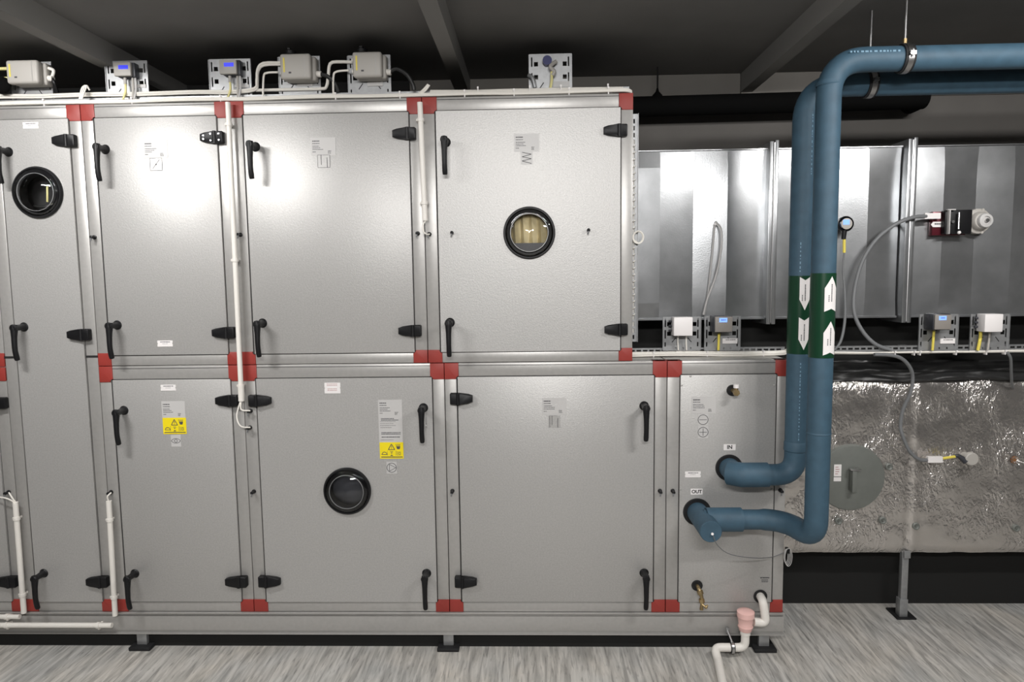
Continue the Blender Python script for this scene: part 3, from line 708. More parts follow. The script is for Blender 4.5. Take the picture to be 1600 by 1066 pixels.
MB().tube([P(1097, 944, -.056), P(1102, 948, -.062), P(1106, 946, -.06)], .004, M_brass, 8).sph(P(1103, 949, -.062), .007, M_brass).build('lever', t)

dp = thing('drain_pipe', P(1188, 932, 0), 'white plastic condensate drain pipe with pink clear trap at the lower right', 'pipe')
MB().tube(fillet([P(1188, 932, -.0068), P(1192, 939, -.05), P(1197, 974, -.055), P(1178, 972, -.055)], .030, 8), .0165, M_white, 18, smooth=False).build('upper_bend', dp)
tc_ = P(1165, 967, -.055)
MB().lathe((tc_.x, -.055, tc_.z), (0, 0, 1), [(-.052, .017), (-.048, .024), (-.030, .030), (-.024, .027), (.006, .031), (.010, .034), (.030, .034), (.034, .028), (.036, .012), (.036, 0)], M_pink, 28).build('trap', dp)['label'] = 'pinkish translucent trap cup'
z_el = P(1150, 1012, -.055); q1 = P(1166, 988, -.055); q1.z = tc_.z-.045
x_f = P(1116, 1012, -.055).x
pth = fillet([(tc_.x, -.055, tc_.z-.045), (tc_.x, -.055, z_el.z), (x_f, -.055, z_el.z), (x_f+.002, -.105, .020), PZ(1134, 1090, .019)], [.028, .028, .02], 8)
MB().tube(pth, .0165, M_white, 18, smooth=False).lathe((tc_.x, -.055, tc_.z-.052), (0, 0, -1), [(-.01, .0166), (-.01, .020), (.012, .020), (.012, .0166)], M_white, 20).build('lower_pipe', dp)
c = P(1144, 1012, -.055)
b = MB().lathe((c.x-.008, -.055, z_el.z), (1, 0, 0), [(0, .0166), (0, .021), (.016, .021), (.016, .0166)], M_rubber, 24).lathe((c.x-.005, -.055, z_el.z), (1, 0, 0), [(0, .021), (0, .0225), (.010, .0225), (.010, .021)], M_steel, 24)
b.cyl((c.x, -.055, z_el.z+.02), P(1137, 985, -.015), .004, M_steel, n=8); k = P(1137, 985, -.012); b.box(k.x-.006, k.x+.006, -.016, -.002, k.z-.012, k.z+.010, M_galvd, .001)
b.build('pipe_clip', dp)

# ------------------------------------------------------------------ white conduits on the fronts
def conduit(pa, pb_, Y, r, name, label, clips=(), foot=None, hoses=(), flat=False):
    a, b2 = P(*pa, Y), P(*pb_, Y); x = (a.x+b2.x)/2
    t = thing(name, b2, label, 'conduit', 'white plastic conduits on the cabinets')
    b = MB(); b.tube([a, b2], r, M_white, 16, smooth=False)
    b.build('tube', t)
    d = (b2-a)
    for py in clips:
        f = (py-pa[1])/(pb_[1]-pa[1]); c = a+d*f
        MB().lathe((c.x, Y, c.z-.006), (0, 0, 1), [(0, r), (0, r+.003), (.012, r+.003), (.012, r)], M_white, 16).box(c.x-r-.007, c.x-r+.002, Y-.002, -.0035, c.z-.004, c.z+.004, M_white, .001).box(c.x-.004, c.x+.004, Y+r, -.0035, c.z-.004, c.z+.004, M_white).build('clip', t)
    if foot:
        f = (foot-pa[1])/(pb_[1]-pa[1]); c = a+d*f; MB().tube([c, b2+d.normalized()*.002], r+.0022, M_white, 16, smooth=False).build('end_sleeve', t)
    for h in hoses: MB().tube([P(*q) for q in h], .0030, M_cable, 8).build('hose', t)
    return t
conduit((356, 160), (377.5, 626), -.030, .0098, 'conduit', 'long white conduit down the seam left of the widest upper door', (193, 402, 602), 600,
        [[(376, 626, -.03), (370, 650, -.04), (376, 666, -.045), (391, 668, -.026)], [(377, 626, -.03), (377, 640, -.04), (391, 642, -.026)]])
conduit((656, 160), (664.5, 345), -.030, .0105, 'conduit', 'short white conduit hanging beside the porthole door', (187, 317), None,
        [[(665, 345, -.03), (661, 352, -.035), (662, 362, -.04), (667, 366, -.035), (671, 366, -.024)]])
conduit((24, 785), (37.5, 958), -.030, .0105, 'conduit', 'white conduit on the lower left seam, leftmost of the two', (810, 929), None,
        [[(25, 786, -.03), (19, 778, -.035), (14, 770, -.024)], [(24, 786, -.03), (10, 779, -.04), (-10, 776, -.03)]])
conduit((170, 783), (180, 962), -.030, .0105, 'conduit', 'white conduit on the seam beside the lower door with eye symbol', (812, 933), None,
        [[(170, 784, -.03), (168, 776, -.035), (174, 770, -.024)]])
def hcond(y, x1, label, clips, r):
    a, e = P(-60, y, -.028), P(x1, y, -.028); a.z = e.z
    t = thing('conduit', e, label, 'conduit', 'white plastic conduits on the cabinets'); MB().tube([a, e], r, M_white, 16, smooth=False).build('tube', t)
    for px in clips:
        c = P(px, y, -.028); MB().lathe((c.x-.006, -.028, e.z), (1, 0, 0), [(0, r), (0, r+.003), (.012, r+.003), (.012, r)], M_white, 16).box(c.x-.004, c.x+.004, -.030, -.001, e.z-r-.008, e.z-r+.002, M_white, .001).box(c.x-.004, c.x+.004, -.02, -.001, e.z-.004, e.z+.004, M_white).build('clip', t)
hcond(964, 31, 'short horizontal white conduit on the base rail, upper of the two', (11,), .0095)
hcond(977.5, 175, 'longer horizontal white conduit on the base rail, lower of the two', (11, 154), .0105)

# ------------------------------------------------------------------ cable tray and bundles on top of the cabinets
def slotted(b, x0, x1, z0, z1, y0, y1, m, pitch=.025, sw=.017, sh=.009):
    hs = []; x = x0+.008; zc = (z0+z1)/2
    while x+sw < x1: hs.append((x, x+sw, zc-sh/2, zc+sh/2)); x += pitch
    b.plate(x0, x1, z0, z1, y0, y1, hs, m)
b = MB(); slotted(b, -2.6, .385, ZT+.010, ZT+.034, .044, .046, M_galvd, .024, .017, .010); b.box(-2.6, .385, .044, .047, ZT+.002, ZT+.010, M_galvd)
single(b, 'cable_tray', 'perforated metal cable tray along the top of the upper cabinets', 'cable tray')
def bundle(pts, offs, r, name, label, extra=None, m=M_cable):
    b = MB()
    for (dy, dz) in offs:
        b.tube([Vector(p)+Vector((0, dy+random.uniform(-.001, .001), dz+random.uniform(-.001, .001))) for p in pts], r, m, 8, sub=3)
    if extra: extra(b)
    return single(b, name, label, 'cables')
def ties(xs, y, z, h):
    def f(b):
        for x in xs: b.box(x-.002, x+.002, y-.010, y+.012, z-h, z+h, M_paper, .0008); b.box(x-.003, x+.003, y-.014, y-.010, z+h-.004, z+h+.004, M_paper)
    return f
zl = ZT+.008
pts = [(-2.6+i*.15, .012, zl+.0015*math.sin(i*1.7)) for i in range(20)]+[(.36, .012, zl+.002), (.389, .03, zl-.001)]
bundle(pts, [(0, 0), (-.009, 0), (-.005, .005), (.006, .003)], .0055, 'cable_bundle', 'bundle of white cables along the front edge of the upper cabinet tops', ties([-2.2, -1.9, -1.55, -1.2, -.75, -.5, -.25, -.06, .15, .30], .010, zl, .012))
zu = ZT+.041
pts = [(-2.6+i*.13, .036, zu+.0015*math.sin(i*2.1)) for i in range(13)]+[(-.98, .036, zu)]
pts1 = pts[:-2]+[P(398, 141, .04), P(402, 130, .03), P(403, 112, .03), P(412, 102, .03), P(440, 101, .04)]
bundle(pts1, [(0, 0), (-.004, .006)], .0052, 'cable_bundle', 'pair of white cables on the tray bending up to the middle switch box')
pts2 = [P(400, 141, .045), P(450, 140, .045), P(500, 139, .045), P(510, 135, .04), P(513, 118, .03), P(516, 100, .03), P(530, 97, .035), P(552, 97, .045)]
bundle(pts2, [(0, 0)], .0062, 'cable_bundle', 'white cable looping up to the rightmost switch box')
pts = [P(672, 144, .02)+Vector((0, 0, .0))]+[(-.30+i*.1, .030, ZT+.024) for i in range(7)]+[(.36, .027, ZT+.022)]
bundle(pts, [(0, 0), (.006, .004), (-.004, -.004)], .0055, 'cable_bundle', 'bundle of white cables right of the conduit on the upper right cabinet', ties([-.2, .0, .12, .3], .028, ZT+.024, .011))
# stray cable ends
b = MB()
for k in range(3): b.tube([P(124+k*2, 155, .0), P(128+k*3, 138, .0), P(134+k, 134, 0), P(140, 141, .01)], .0028, M_cable, 8)
single(b, 'cable_loop', 'small loops of white wire poking up above the left red corners', 'cable')
b = MB(); b.tube([P(655, 146, .01), P(662, 140, .0), P(669, 132, .0)], .0045, M_cable, 8).tube([P(657, 147, .01), P(665, 141, .0), P(671, 133, .0)], .0035, M_cable, 8)
single(b, 'cable_end', 'pale cable ends sticking up above the short hanging conduit', 'cable')

# ------------------------------------------------------------------ mounting plates with instruments
def mount_plate(x0, x1, z0, z1, y, t):
    W = x1-x0; Hh = z1-z0; hs = []
    for fx in (.16, .84):
        for fz in (.78, .50): hs.append((x0+W*fx-.008, x0+W*fx+.008, z0+Hh*fz-.0085, z0+Hh*fz+.0085))
    for fx in (.055, .925):
        for fz in (.84, .50): hs.append((x0+W*fx-.002, x0+W*fx+.0035, z0+Hh*fz-.020, z0+Hh*fz+.016))
        hs.append((x0+W*fx-.002, x0+W*fx+.0035, z0+Hh*.12, z0+Hh*.25))
    for fx in (.35, .55, .75): hs.append((x0+W*fx-.004, x0+W*fx+.002, z0+Hh*.02+.002, z0+Hh*.02+.011))
    b = MB(); b.plate(x0, x1, z0, z1, y, y+.0025, hs, M_galvd)
    for (a, c) in (((.24, .25), (.34, .38)), ((.76, .25), (.66, .38))): line(b, (x0+W*a[0], z0+Hh*a[1]), (x0+W*c[0], z0+Hh*c[1]), .0035, y, M_dark)
    b.box(x0-.002, x0, y-.004, y+.0025, z0+.003, z1-.003, M_galvd); b.box(x1, x1+.002, y-.004, y+.0025, z0+.003, z1-.003, M_galvd)
    b.build('mounting_plate', t)
def rect(px0, px1, py0, py1, Y):
    a, c = P(px0, (py0+py1)/2, Y), P(px1, (py0+py1)/2, Y); e, f = P((px0+px1)/2, py1, Y), P((px0+px1)/2, py0, Y); return a.x, c.x, e.z, f.z
# display sensors on the left
for (p0, p1, y0_, y1_, bx0, bx1, by0, by1, lab) in (
        (166, 231, 95, 141, 178, 205, 97.5, 119, 'grey pressure sensor with blue display above the damper-symbol door'),
        (327.5, 392, 92, 141, 343, 370, 93.5, 116, 'grey pressure sensor with blue display above the long white conduit')):
    Y = .050; r_ = rect(p0, p1, y0_, y1_, Y); t = thing('pressure_sensor', ((r_[0]+r_[1])/2, Y, r_[2]), lab, 'sensor', 'display sensors on the cabinet tops')
    mount_plate(r_[0], r_[1], ZT+.004, r_[3], Y, t)
    q = rect(bx0, bx1, by0, by1, Y-.04); xa, xb_, za, zb_ = q
    MB().box(xa+.008, xb_+.009, Y-.03, Y, za-.001, zb_+.002, M_boxdark, .003).build('housing', t)
    MB().box(xa, xb_, Y-.045, Y-.03, za, zb_, M_boxgrey, .004).build('front_cover', t)
    l = rect(bx0+7, bx1-5, by0+4.5, by0+10.5, Y-.045)
    MB().box(l[0], l[1], Y-.0465, Y-.045, l[2], l[3], M_lcd).build('display', t)['label'] = 'lit blue display'
    b = MB(); cx = (xa+xb_)/2
    b.tube([(cx-.004, Y-.02, za), (cx-.004, Y-.02, za-.025)], .006, M_boxgrey, 10, smooth=False)
    b.tube([(cx-.004, Y-.02, za-.02), (cx-.002, Y-.024, za-.05), (cx-.008, Y-.028, za-.075), (cx-.012, Y-.03, ZT+.02)], .0042, M_pyell, 8)
    b.tube([(cx+.024, Y-.015, za), (cx+.026, Y-.02, za-.04), (cx+.026, Y-.025, ZT+.02)], .005, M_boxgrey, 8).tube([(cx+.034, Y-.015, za), (cx+.038, Y-.02, za-.04), (cx+.030, Y-.025, ZT+.02)], .004, M_film, 8)
    build_loose(b, 'lead', t)
    k = rect(p1-25, p1-3, y1_-9, y1_-4, Y-.003); MB().box(k[0], k[1], Y-.004, Y-.0005, k[2], k[3], M_film).build('tag_plate', t)
# isolator switch boxes
for i, (bx0, bx1, by0, by1, pp0, pp1, py0, lab) in enumerate((
        (11, 61, 94, 131, 18, 81, 97, 'pale grey isolator switch box at the left edge above the tall cabinet'),
        (438, 486, 84, 124, 436, 500, 88, 'pale grey isolator switch box above the widest upper door, left of its twin'),
        (551, 597, 81, 121, 544, 610, 86, 'pale grey isolator switch box with black cable leaving to its right'))):
    Y = .050; r_ = rect(pp0, pp1, py0, 138, Y); t = thing('isolator_switch', ((r_[0]+r_[1])/2, Y, ZT), lab, 'switch box', 'isolator switches on the cabinet tops')
    mount_plate(r_[0], r_[1], ZT+.004, r_[3], Y, t)
    xa, xb_, za, zb_ = rect(bx0, bx1, by0, by1, Y-.07)
    MB().box(xa+.004, xb_+.010, Y-.045, Y, za+.002, zb_-.002, M_boxgrey, .008, 3).build('housing', t)
    b = MB().box(xa, xb_, Y-.078, Y-.045, za, zb_, M_boxgrey, .010, 3); b.box(xb_-.024, xb_-.021, Y-.0785, Y-.07, za+.008, zb_-.008, M_frame)
    b.box(xa+.014, xa+.020, Y-.079, Y-.077, za+.025, zb_-.016, M_ygcable); b.box(xa+.034, xa+.044, Y-.079, Y-.077, za+.020, za+.026, M_ink); b.build('front_cover', t)
    if i: MB().cyl(((xa+xb_)/2-.02, Y-.06, zb_), ((xa+xb_)/2-.02, Y-.06, zb_+.012), .02, M_black, n=20).box((xa+xb_)/2-.026, (xa+xb_)/2-.014, Y-.085, Y-.035, zb_+.012, zb_+.020, M_black, .002).build('rotary_knob', t)
    b = MB()
    b.cyl((xb_+.008, Y-.03, za+.030), (xb_+.026, Y-.03, za+.028), .0115, M_white, n=12)
    b.cyl((xa-.012, Y-.03, za+.034), (xa+.006, Y-.03, za+.034), .008, M_white, n=12); b.cyl((xa-.012, Y-.03, zb_-.018), (xa+.006, Y-.03, zb_-.018), .008, M_white, n=12); b.build('cable_gland', t)
    if i:
        k = rect(pp1-36, pp1-12, 126, 134.5, Y-.004); MB().box(k[0], k[1], Y-.0045, Y-.0005, k[2], k[3], M_film).build('tag_plate', t)
    b = MB()
    if i == 0:
        b.tube([(xb_+.02, Y-.03, za+.03), (xb_+.03, Y-.03, za+.01), (xb_+.025, Y-.01, za-.02)], .007, M_black, 8).tube([(xb_+.01, Y-.03, zb_-.02), (xb_+.03, Y-.03, zb_-.03), (xb_+.02, Y-.03, za+.03)], .006, M_white, 8)
        b.tube([(-2.6, Y-.03, zb_-.018), (xa, Y-.03, zb_-.018)], .006, M_pyell, 8).tube([(-2.6, Y-.03, za+.034), (xa, Y-.03, za+.034)], .006, M_pyell, 8)
        build_loose(b, 'lead', t)
        single(MB().sph(P(3, 133, .0), .036, M_blackfoam, (1, .5, .9)), 'cable_plug', 'round black plug at the left edge below the switch box', 'plug')
    elif i == 1:
        b.tube([(xb_+.02, Y-.03, za+.029), (xb_+.05, Y-.03, za+.02), (xb_+.075, Y-.02, za-.005), (xb_+.085, Y-.01, ZT+.036)], .008, M_blackcable, 10)
        b.tube([P(411, 150, .03), P(412, 120, .02), P(417, 114, .015), P(434, 113, .015)], .004, M_cable, 8); build_loose(b, 'lead', t)
    else:
        b.tube([(xb_+.02, Y-.03, za+.029), P(620, 108, .015), P(636, 117, .01), P(645, 132, .01), P(647, 141, .012)], .0078, M_blackcable, 10)
        b.tube([P(521, 150, .03), P(521, 120, .02), P(526, 112, .015), P(545, 110, .015)], .004, M_cable, 8); build_loose(b, 'lead', t)
# dim sensor plate on the right cabinet top
Y = .10; r_ = rect(827, 893, 84, 138, Y); t = thing('duct_sensor', ((r_[0]+r_[1])/2, Y, ZT), 'dim mounting plate with blue knob and yellow wire above the porthole door', 'sensor')
mount_plate(r_[0], r_[1], ZT+.004, r_[3], Y, t)
c = P(855, 95, Y-.02); b = MB().cyl((c.x, Y-.03, c.z), (c.x, Y, c.z), .018, M_bluebit, n=20); b.build('blue_knob', t)
b = MB().tube([P(869, 96, Y-.02), P(860, 104, Y-.03), P(866, 112, Y-.03), P(863, 118, Y-.03)], .008, M_boxgrey, 10).tube([P(862, 112, Y-.03), P(862, 125, Y-.03), P(860, 138, Y-.03)], .0055, M_pyell, 8)
b.tube([P(826, 118, Y-.02), P(832, 122, Y-.03), P(836, 137, Y-.03)], .008, M_galvd, 10); build_loose(b, 'lead', t)
k = rect(865, 890, 127, 136, Y-.003); MB().box(k[0], k[1], Y-.004, Y-.0005, k[2], k[3], M_film).build('tag_plate', t)

# ------------------------------------------------------------------ right-hand tray with instruments
YT = .15; zt0, zt1 = P(1400, 549, YT).z, P(1400, 540, YT).z; xa_ = XI+.004
x_gap0 = P(1226, 545, YT).x
for (a, e, lab) in ((xa_, x_gap0, 'perforated tray length standing on the end cabinet top'), (P(1262, 545, YT).x, 2.75, 'perforated metal tray crossing behind the blue pipes to the right edge')):
    b = MB(); zo = max(zt0, ZM+.0015)
    slotted(b, a, e, zo, zt1, YT, YT+.002, M_galvd, .0262, .019, .0085); b.box(a, e, YT+.002, YT+.06, zo, zo+.0015, M_galvd)
    b.box(a, e, YT-.002, YT, zt1-.0015, zt1, M_galvd)
    if a > 1:
        for xx in (a+.5, e-.4): b.box(xx, xx+.03, YT+.06, YW, zo-.02, zo, M_galvd)
    single(b, 'cable_tray', lab, 'cable tray')
zc = ZM+.009
pts = [(xa_, YT-.016, zc)]+[(xa_+.05+i*.09, YT-.016, zc+.002*math.sin(i)) for i in range(6)]+[(x_gap0-.01, YT-.016, zc+.002), (x_gap0+.003, YT-.012, zc+.012)]
bundle(pts, [(0, 0), (-.007, .003), (-.004, -.004), (.006, .006)], .0052, 'cable_bundle', 'bundle of white cables on the end cabinet top in front of the tray', ties([.5, .72, .95], YT-.016, zc, .010))
zc2 = P(1400, 551.5, YT-.012).z
pts = [(P(1259, 551, YT).x+i*.12, YT-.010, zc2+.0008*math.sin(i*2)) for i in range(12)]
bundle(pts, [(0, 0), (-.004, .003)], .0036, 'cable_bundle', 'thin white cables tied along the tray right of the blue pipes', ties([P(px, 551, YT).x for px in (1425, 1434, 1490, 1537, 1566, 1395)], YT-.010, zc2-.003, .008))
def tray_unit(name, p0, p1, y0_, lab, cat, box, white):
    Y = YT-.006; r_ = rect(p0, p1, y0_, 548, Y); t = thing(name, ((r_[0]+r_[1])/2, Y, r_[2]), lab, cat, 'instrument plates on the right tray')
    mount_plate(r_[0], r_[1], r_[2], r_[3], Y, t)
    bx0, bx1, by0, by1 = box; d = .075 if not white else .065
    xa, xb_, za, zb_ = rect(bx0, bx1, by0, by1, Y-d)
    if white:
        MB().box(xa, xb_, Y-d, Y-.012, za, zb_, M_paper, .003).build('housing', t)
        b = MB()
        for s_ in (.25, .5, .75):
            b.cyl((xa-.012, Y-.02, za+(zb_-za)*s_), (xa+.003, Y-.02, za+(zb_-za)*s_), .0045, M_boxdark, n=8)
        b.box(xa+.004, xb_-.004, Y-.012, Y, za+.004, zb_-.004, M_boxdark); b.build('side_plugs', t)
    else:
        MB().box(xa-.003, xb_+.002, Y-d+.008, Y, za-.003, zb_+.003, M_boxdark, .004).build('housing', t)
        MB().box(xa, xb_-.001, Y-d, Y-d+.008, za, zb_, M_boxface, .002).build('front_cover', t)
        w_ = xb_-xa; hh = zb_-za
        b = MB().box(xa+w_*.23, xa+w_*.68, Y-d-.0006, Y-d, za+hh*.64, za+hh*.92, M_lcdw)
        b.build('display', t)['label'] = 'lit pale blue display'
        b = MB(); text_lines(b, xa+w_*.33, xa+w_*.6, za+hh*.82, 1, .01, .004, Y-d-.0007, M_lcdg, False); b.build('display_digits', t)
        k = rect(p1-27, p1-4, 529, 537, Y-.003); b = MB().box(k[0], k[1], Y-.0045, Y-.0005, k[2], k[3], M_paper); text_lines(b, k[0]+.012, k[1]-.008, k[3]-.004, 1, .01, .003, Y-.0046, M_ink, False); b.build('tag_plate', t)
    b = MB(); cx = (xa+xb_)/2
    if white and p0 < 1300:
        for dx in (-.022, .012): b.tube([(cx+dx+.012, Y-.02, za+.004), (cx+dx+.010, Y-.02, za-.02), (cx+dx+.012, Y-.02, r_[2]+.004)], .0028, M_cable, 8)
    elif white:
        b.tube([(cx-.022, Y-.02, za+.004), (cx-.022, Y-.02, za-.028), (cx-.028, Y-.018, r_[2]+.004)], .0062, M_ygcable, 8).tube([(cx+.014, Y-.02, za+.004), (cx+.014, Y-.02, za-.02), (cx+.010, Y-.02, r_[2]+.004)], .0040, M_boxgrey, 8)
    else: b.tube([(cx-.004, Y-.022, za), (cx-.005, Y-.022, za-.02), (cx-.006, Y-.02, r_[2]+.004)], .005, M_ygcable, 8).cyl((cx-.004, Y-.025, za-.008), (cx-.004, Y-.025, za+.001), .010, M_boxdark, n=12)
    build_loose(b, 'lead', t)
tray_unit('junction_box', 1036, 1094.5, 495, 'square white junction box on its plate above the end cabinet', 'junction box', (1053, 1082.5, 496, 525), True)
tray_unit('pressure_sensor', 1101, 1156, 494, 'dark pressure sensor with blue display beside the left white box', 'sensor', (1117.5, 1145, 495, 519), False)
tray_unit('pressure_sensor', 1436, 1496, 491, 'dark pressure sensor with blue display on the tray right of the pipes', 'sensor', (1461, 1487, 492, 515), False)
tray_unit('junction_box', 1516, 1576, 491, 'square white junction box on the tray nearest the right edge', 'junction box', (1539, 1567.5, 491, 519), True)

# perforated strip up the right side of the upper cabinets
YS = .03; x0 = XI+.0005; x1 = P(996.5, 360, YS).x; zl_, zh_ = P(993, 534, YS).z, P(993, 178, YS).z
hs = []; z = zl_+.01
while z+.018 < zh_: hs.append((x0+.004, x0+.010, z, z+.017)); z += .0262
b = MB(); b.plate(x0, x1, zl_, zh_, YS, YS+.002, hs, M_galvd); b.box(x1-.0015, x1, YS-.012, YS, zl_, zh_, M_galvd)
single(b, 'perforated_strip', 'vertical perforated metal strip down the right side of the porthole cabinet', 'cable tray')
b = MB(); n_ = 26
for k in range(n_):
    zz = P(993, 225, YS).z-(k+.5)*.0262*1.0
    b.tube([(x0+.001, YS+.004, zz), (x0+.004, YS-.008, zz+.004), (x0+.010, YS-.008, zz+.007), (x0+.012, YS+.004, zz+.010)], .0022, M_cable, 6, sub=2)
b.tube([(x0+.006, YS+.007, P(993, 215, YS).z), (x0+.006, YS+.007, P(993, 520, YS).z)], .004, M_cable, 8, smooth=False)
single(b, 'spiral_cable_tie', 'white cable laced through the vertical perforated strip', 'cable')
b = MB(); cc = P(997, 371, YS-.02)
for k in range(2): b.tube([cc+Vector((math.cos(a2)*(.018+.003*k), -.004*k, math.sin(a2)*(.022+.002*k))) for a2 in [2*math.pi*j/16 for j in range(17)]], .0024, M_cable, 8, sub=2)
b.tube([cc+Vector((-.002, 0, -.02)), cc+Vector((-.012, .01, -.01)), cc+Vector((-.018, .03, 0))], .0024, M_cable, 8)
single(b, 'cable_loop', 'small coiled loop of white hose at the porthole cabinet right edge', 'cable')

# ------------------------------------------------------------------ galvanised duct (behind, upper right)
YD = .225; zd0, zd1 = P(1100, 499, YD).z, P(1100, 234, YD).z
xs = [XI+.006]+[P(px, 360, YD).x for px in (1031, 1084, 1136, 1197)]
d = thing('ventilation_duct', (1.6, YD, zd0), 'upper galvanised sheet-metal duct with folded vertical ribs behind the blue pipes', 'duct')
def ribbed(xs, sgn, nm, amp=.016):
    b = MB(); n = len(xs)
    ys = [YD+(amp if (i+sgn) % 2 else 0) for i in range(n)]
    if xs[0] < .5: ys[0] = ys[1]-.004
    v = []; f = []; nz = 10
    for i in range(n):
        for j in range(nz+1):
            tt = j/nz; k = min(1, min(tt, 1-tt)*9); v.append((xs[i], YD+amp*.5+(ys[i]-YD-amp*.5)*k, zd0+(zd1-zd0)*tt))
    for i in range(n-1):
        for j in range(nz): f.append((i*(nz+1)+j, (i+1)*(nz+1)+j, (i+1)*(nz+1)+j+1, i*(nz+1)+j+1))
    b._add(v, f, M_galv)
    b.box(xs[0], xs[-1], YD+amp+.001, YW-.002, zd0, zd1, M_galv)
    b.box(xs[0], xs[-1], YD-.001, YD+amp+.002, zd0-.002, zd0+.006, M_galv); b.box(xs[0], xs[-1], YD-.001, YD+amp+.002, zd1-.003, zd1+.001, M_galv)
    b.build(nm, d, 4)
ribbed(xs, 1, 'duct_section')
xf1, xf2 = P(1204, 360, YD).x, P(1416, 360, YD).x
xs2 = [xf1+.014]+[P(px, 360, YD).x for px in (1254, 1302, 1355, 1406)]
ribbed(xs2, 1, 'duct_section')
xs3 = [xf2+.014]+[P(px, 360, YD).x for px in (1472, 1526, 1581, 1640, 1700)]
ribbed(xs3, 1, 'duct_section')
for xf in (xf1, xf2):
    b = MB(); b.box(xf-.020, xf-.003, YD-.030, YW-.002, zd0-.022, zd1+.024, M_galv, .002); b.box(xf+.000, xf+.016, YD-.034, YW-.002, zd0-.022, zd1+.028, M_galv, .002)
    b.cyl((xf-.002, YD-.031, zd0-.016), (xf-.002, YD-.031, zd1+.018), .004, M_steel, n=10); b.build('flange', d)
# hose on the duct
b = MB(); b.tube([P(1100, 492, YD-.02), P(1106, 462, YD-.02), P(1112, 405, YD-.012), P(1117, 352, YD-.01), P(1121, 350, YD-.022), P(1127, 360, YD-.04), P(1127, 388, YD-.045), P(1119, 430, YD-.04), P(1105, 468, YD-.035), P(1099, 492, YD-.03)], .0042, M_film, 10)
b.cyl(P(1118, 350, YD+.004), P(1118, 350, YD-.02), .006, M_paper, n=12)
single(b, 'hose_loop', 'clear white hose loop hanging from a nipple on the galvanised duct', 'hose')
# thermometer transmitter
c = P(1321, 350, YD-.05)
t = thing('duct_thermometer', c, 'round black thermometer with small display just right of the blue pipes', 'thermometer')
b = MB().lathe((c.x, YD+.002, c.z), (0, -1, 0), [(0, .014), (.03, .014), (.034, .026), (.045, .0315), (.058, .0315), (.062, .028)], M_black, 28); b.build('housing', t)
MB().lathe((c.x, YD-.059, c.z), (0, -1, 0), [(0, .0225), (.0035, .0225), (.004, .021), (.004, 0)], M_boxgrey, 28).build('face', t)
MB().box(c.x-.015, c.x+.010, YD-.0645, YD-.063, c.z-.004, c.z+.016, M_lcdw).build('display', t)['label'] = 'small lit blue display'
MB().tube([(c.x-.004, YD-.05, c.z-.026), (c.x-.006, YD-.05, c.z-.062)], [.0105, .009], M_black, 12, smooth=False).build('stem', t)
b = MB().tube([P(1319, 374, YD-.05), P(1319, 395, YD-.05)], .006, M_ygcable, 10, smooth=False); b.build('cable_marker', t)['label'] = 'yellow cable marker'
MB().tube([P(1319, 395, YD-.05), P(1317, 420, YD-.05), P(1320, 460, YD-.06), P(1320, 500, YD-.07), P(1314, 532, YD-.08), P(1304, 547, YD-.085)], [.0035, .0035, .005, .0055, .0055, .0045], M_greycable, 10).build('lead', t)
# damper actuator
t = thing('damper_actuator', P(1500, 345, YD), 'maroon and black damper actuator with grey dial on the galvanised duct', 'actuator')
r1 = rect(1453, 1505, 331, 368, YD-.01); MB().box(r1[0], r1[1], YD-.028, YD-.001, r1[2], r1[3], M_maroon, .002).build('bracket', t)['label'] = 'dark red metal bracket'
r1 = rect(1477, 1519, 327, 366, YD-.06); MB().box(r1[0], r1[1], YD-.060, YD-.028, r1[2]+.002, r1[3]-.002, M_black, .003).box(r1[0]+.006, r1[0]+.010, YD-.078, YD-.058, r1[2], r1[3], M_film, .001).box(r1[0], r1[0]+.032, YD-.075, YD-.062, r1[3]-.004, r1[3], M_film).cyl((r1[0]+.045, YD-.075, r1[2]+.02), (r1[0]+.045, YD-.075, r1[3]-.014), .004, M_steel, n=10).cyl((r1[0]+.026, YD-.07, (r1[2]+r1[3])/2), (r1[0]+.026, YD-.058, (r1[2]+r1[3])/2), .006, M_steel, n=12).sph((r1[0]+.050, YD-.072, r1[2]+.006), .007, M_paper).build('motor_block', t)
c = P(1534, 345, YD-.05)
b = MB().lathe((c.x, YD, c.z), (0, -1, 0), [(0, .050), (.018, .052), (.030, .050), (.034, .038), (.048, .036), (.056, .030), (.060, .016), (.060, 0)], M_boxgrey, 36)
b.lathe((c.x+.006, YD-.060, c.z), (0, -1, 0), [(0, .030), (.010, .027), (.012, .017), (.006, .015), (.006, 0)], M_film, 28).cyl((c.x+.008, YD-.075, c.z), (c.x+.008, YD-.064, c.z), .008, M_steel, n=14)
for a2 in range(5): q = a2*2*math.pi/5; b.cyl((c.x+math.cos(q)*.048, YD-.033, c.z+math.sin(q)*.048), (c.x+math.cos(q)*.048, YD-.01, c.z+math.sin(q)*.048), .006, M_boxgrey, n=10)
b.build('dial', t)['label'] = 'pale grey stepped round dial'
r1 = rect(1445, 1470, 333, 342, YD-.05); MB().box(r1[0], r1[1], YD-.05, YD-.046, r1[2], r1[3], M_paper).box(r1[0]+.02, r1[1]-.01, YD-.046, YD-.028, r1[2]+.006, r1[3]-.006, M_dark).build('tag_plate', t)
r1 = rect(1455, 1477, 346.5, 355, YD-.032); b = MB().prism([(r1[0]+.008, r1[2]), (r1[1], r1[2]), (r1[1], r1[3]), (r1[0]+.008, r1[3]), (r1[0], (r1[2]+r1[3])/2)], YD-.0312, YD-.028, M_paper); text_lines(b, r1[0]+.014, r1[1]-.008, r1[3]-.006, 1, .01, .006, YD-.0314, M_ink, False); b.build('arrow_tag', t)
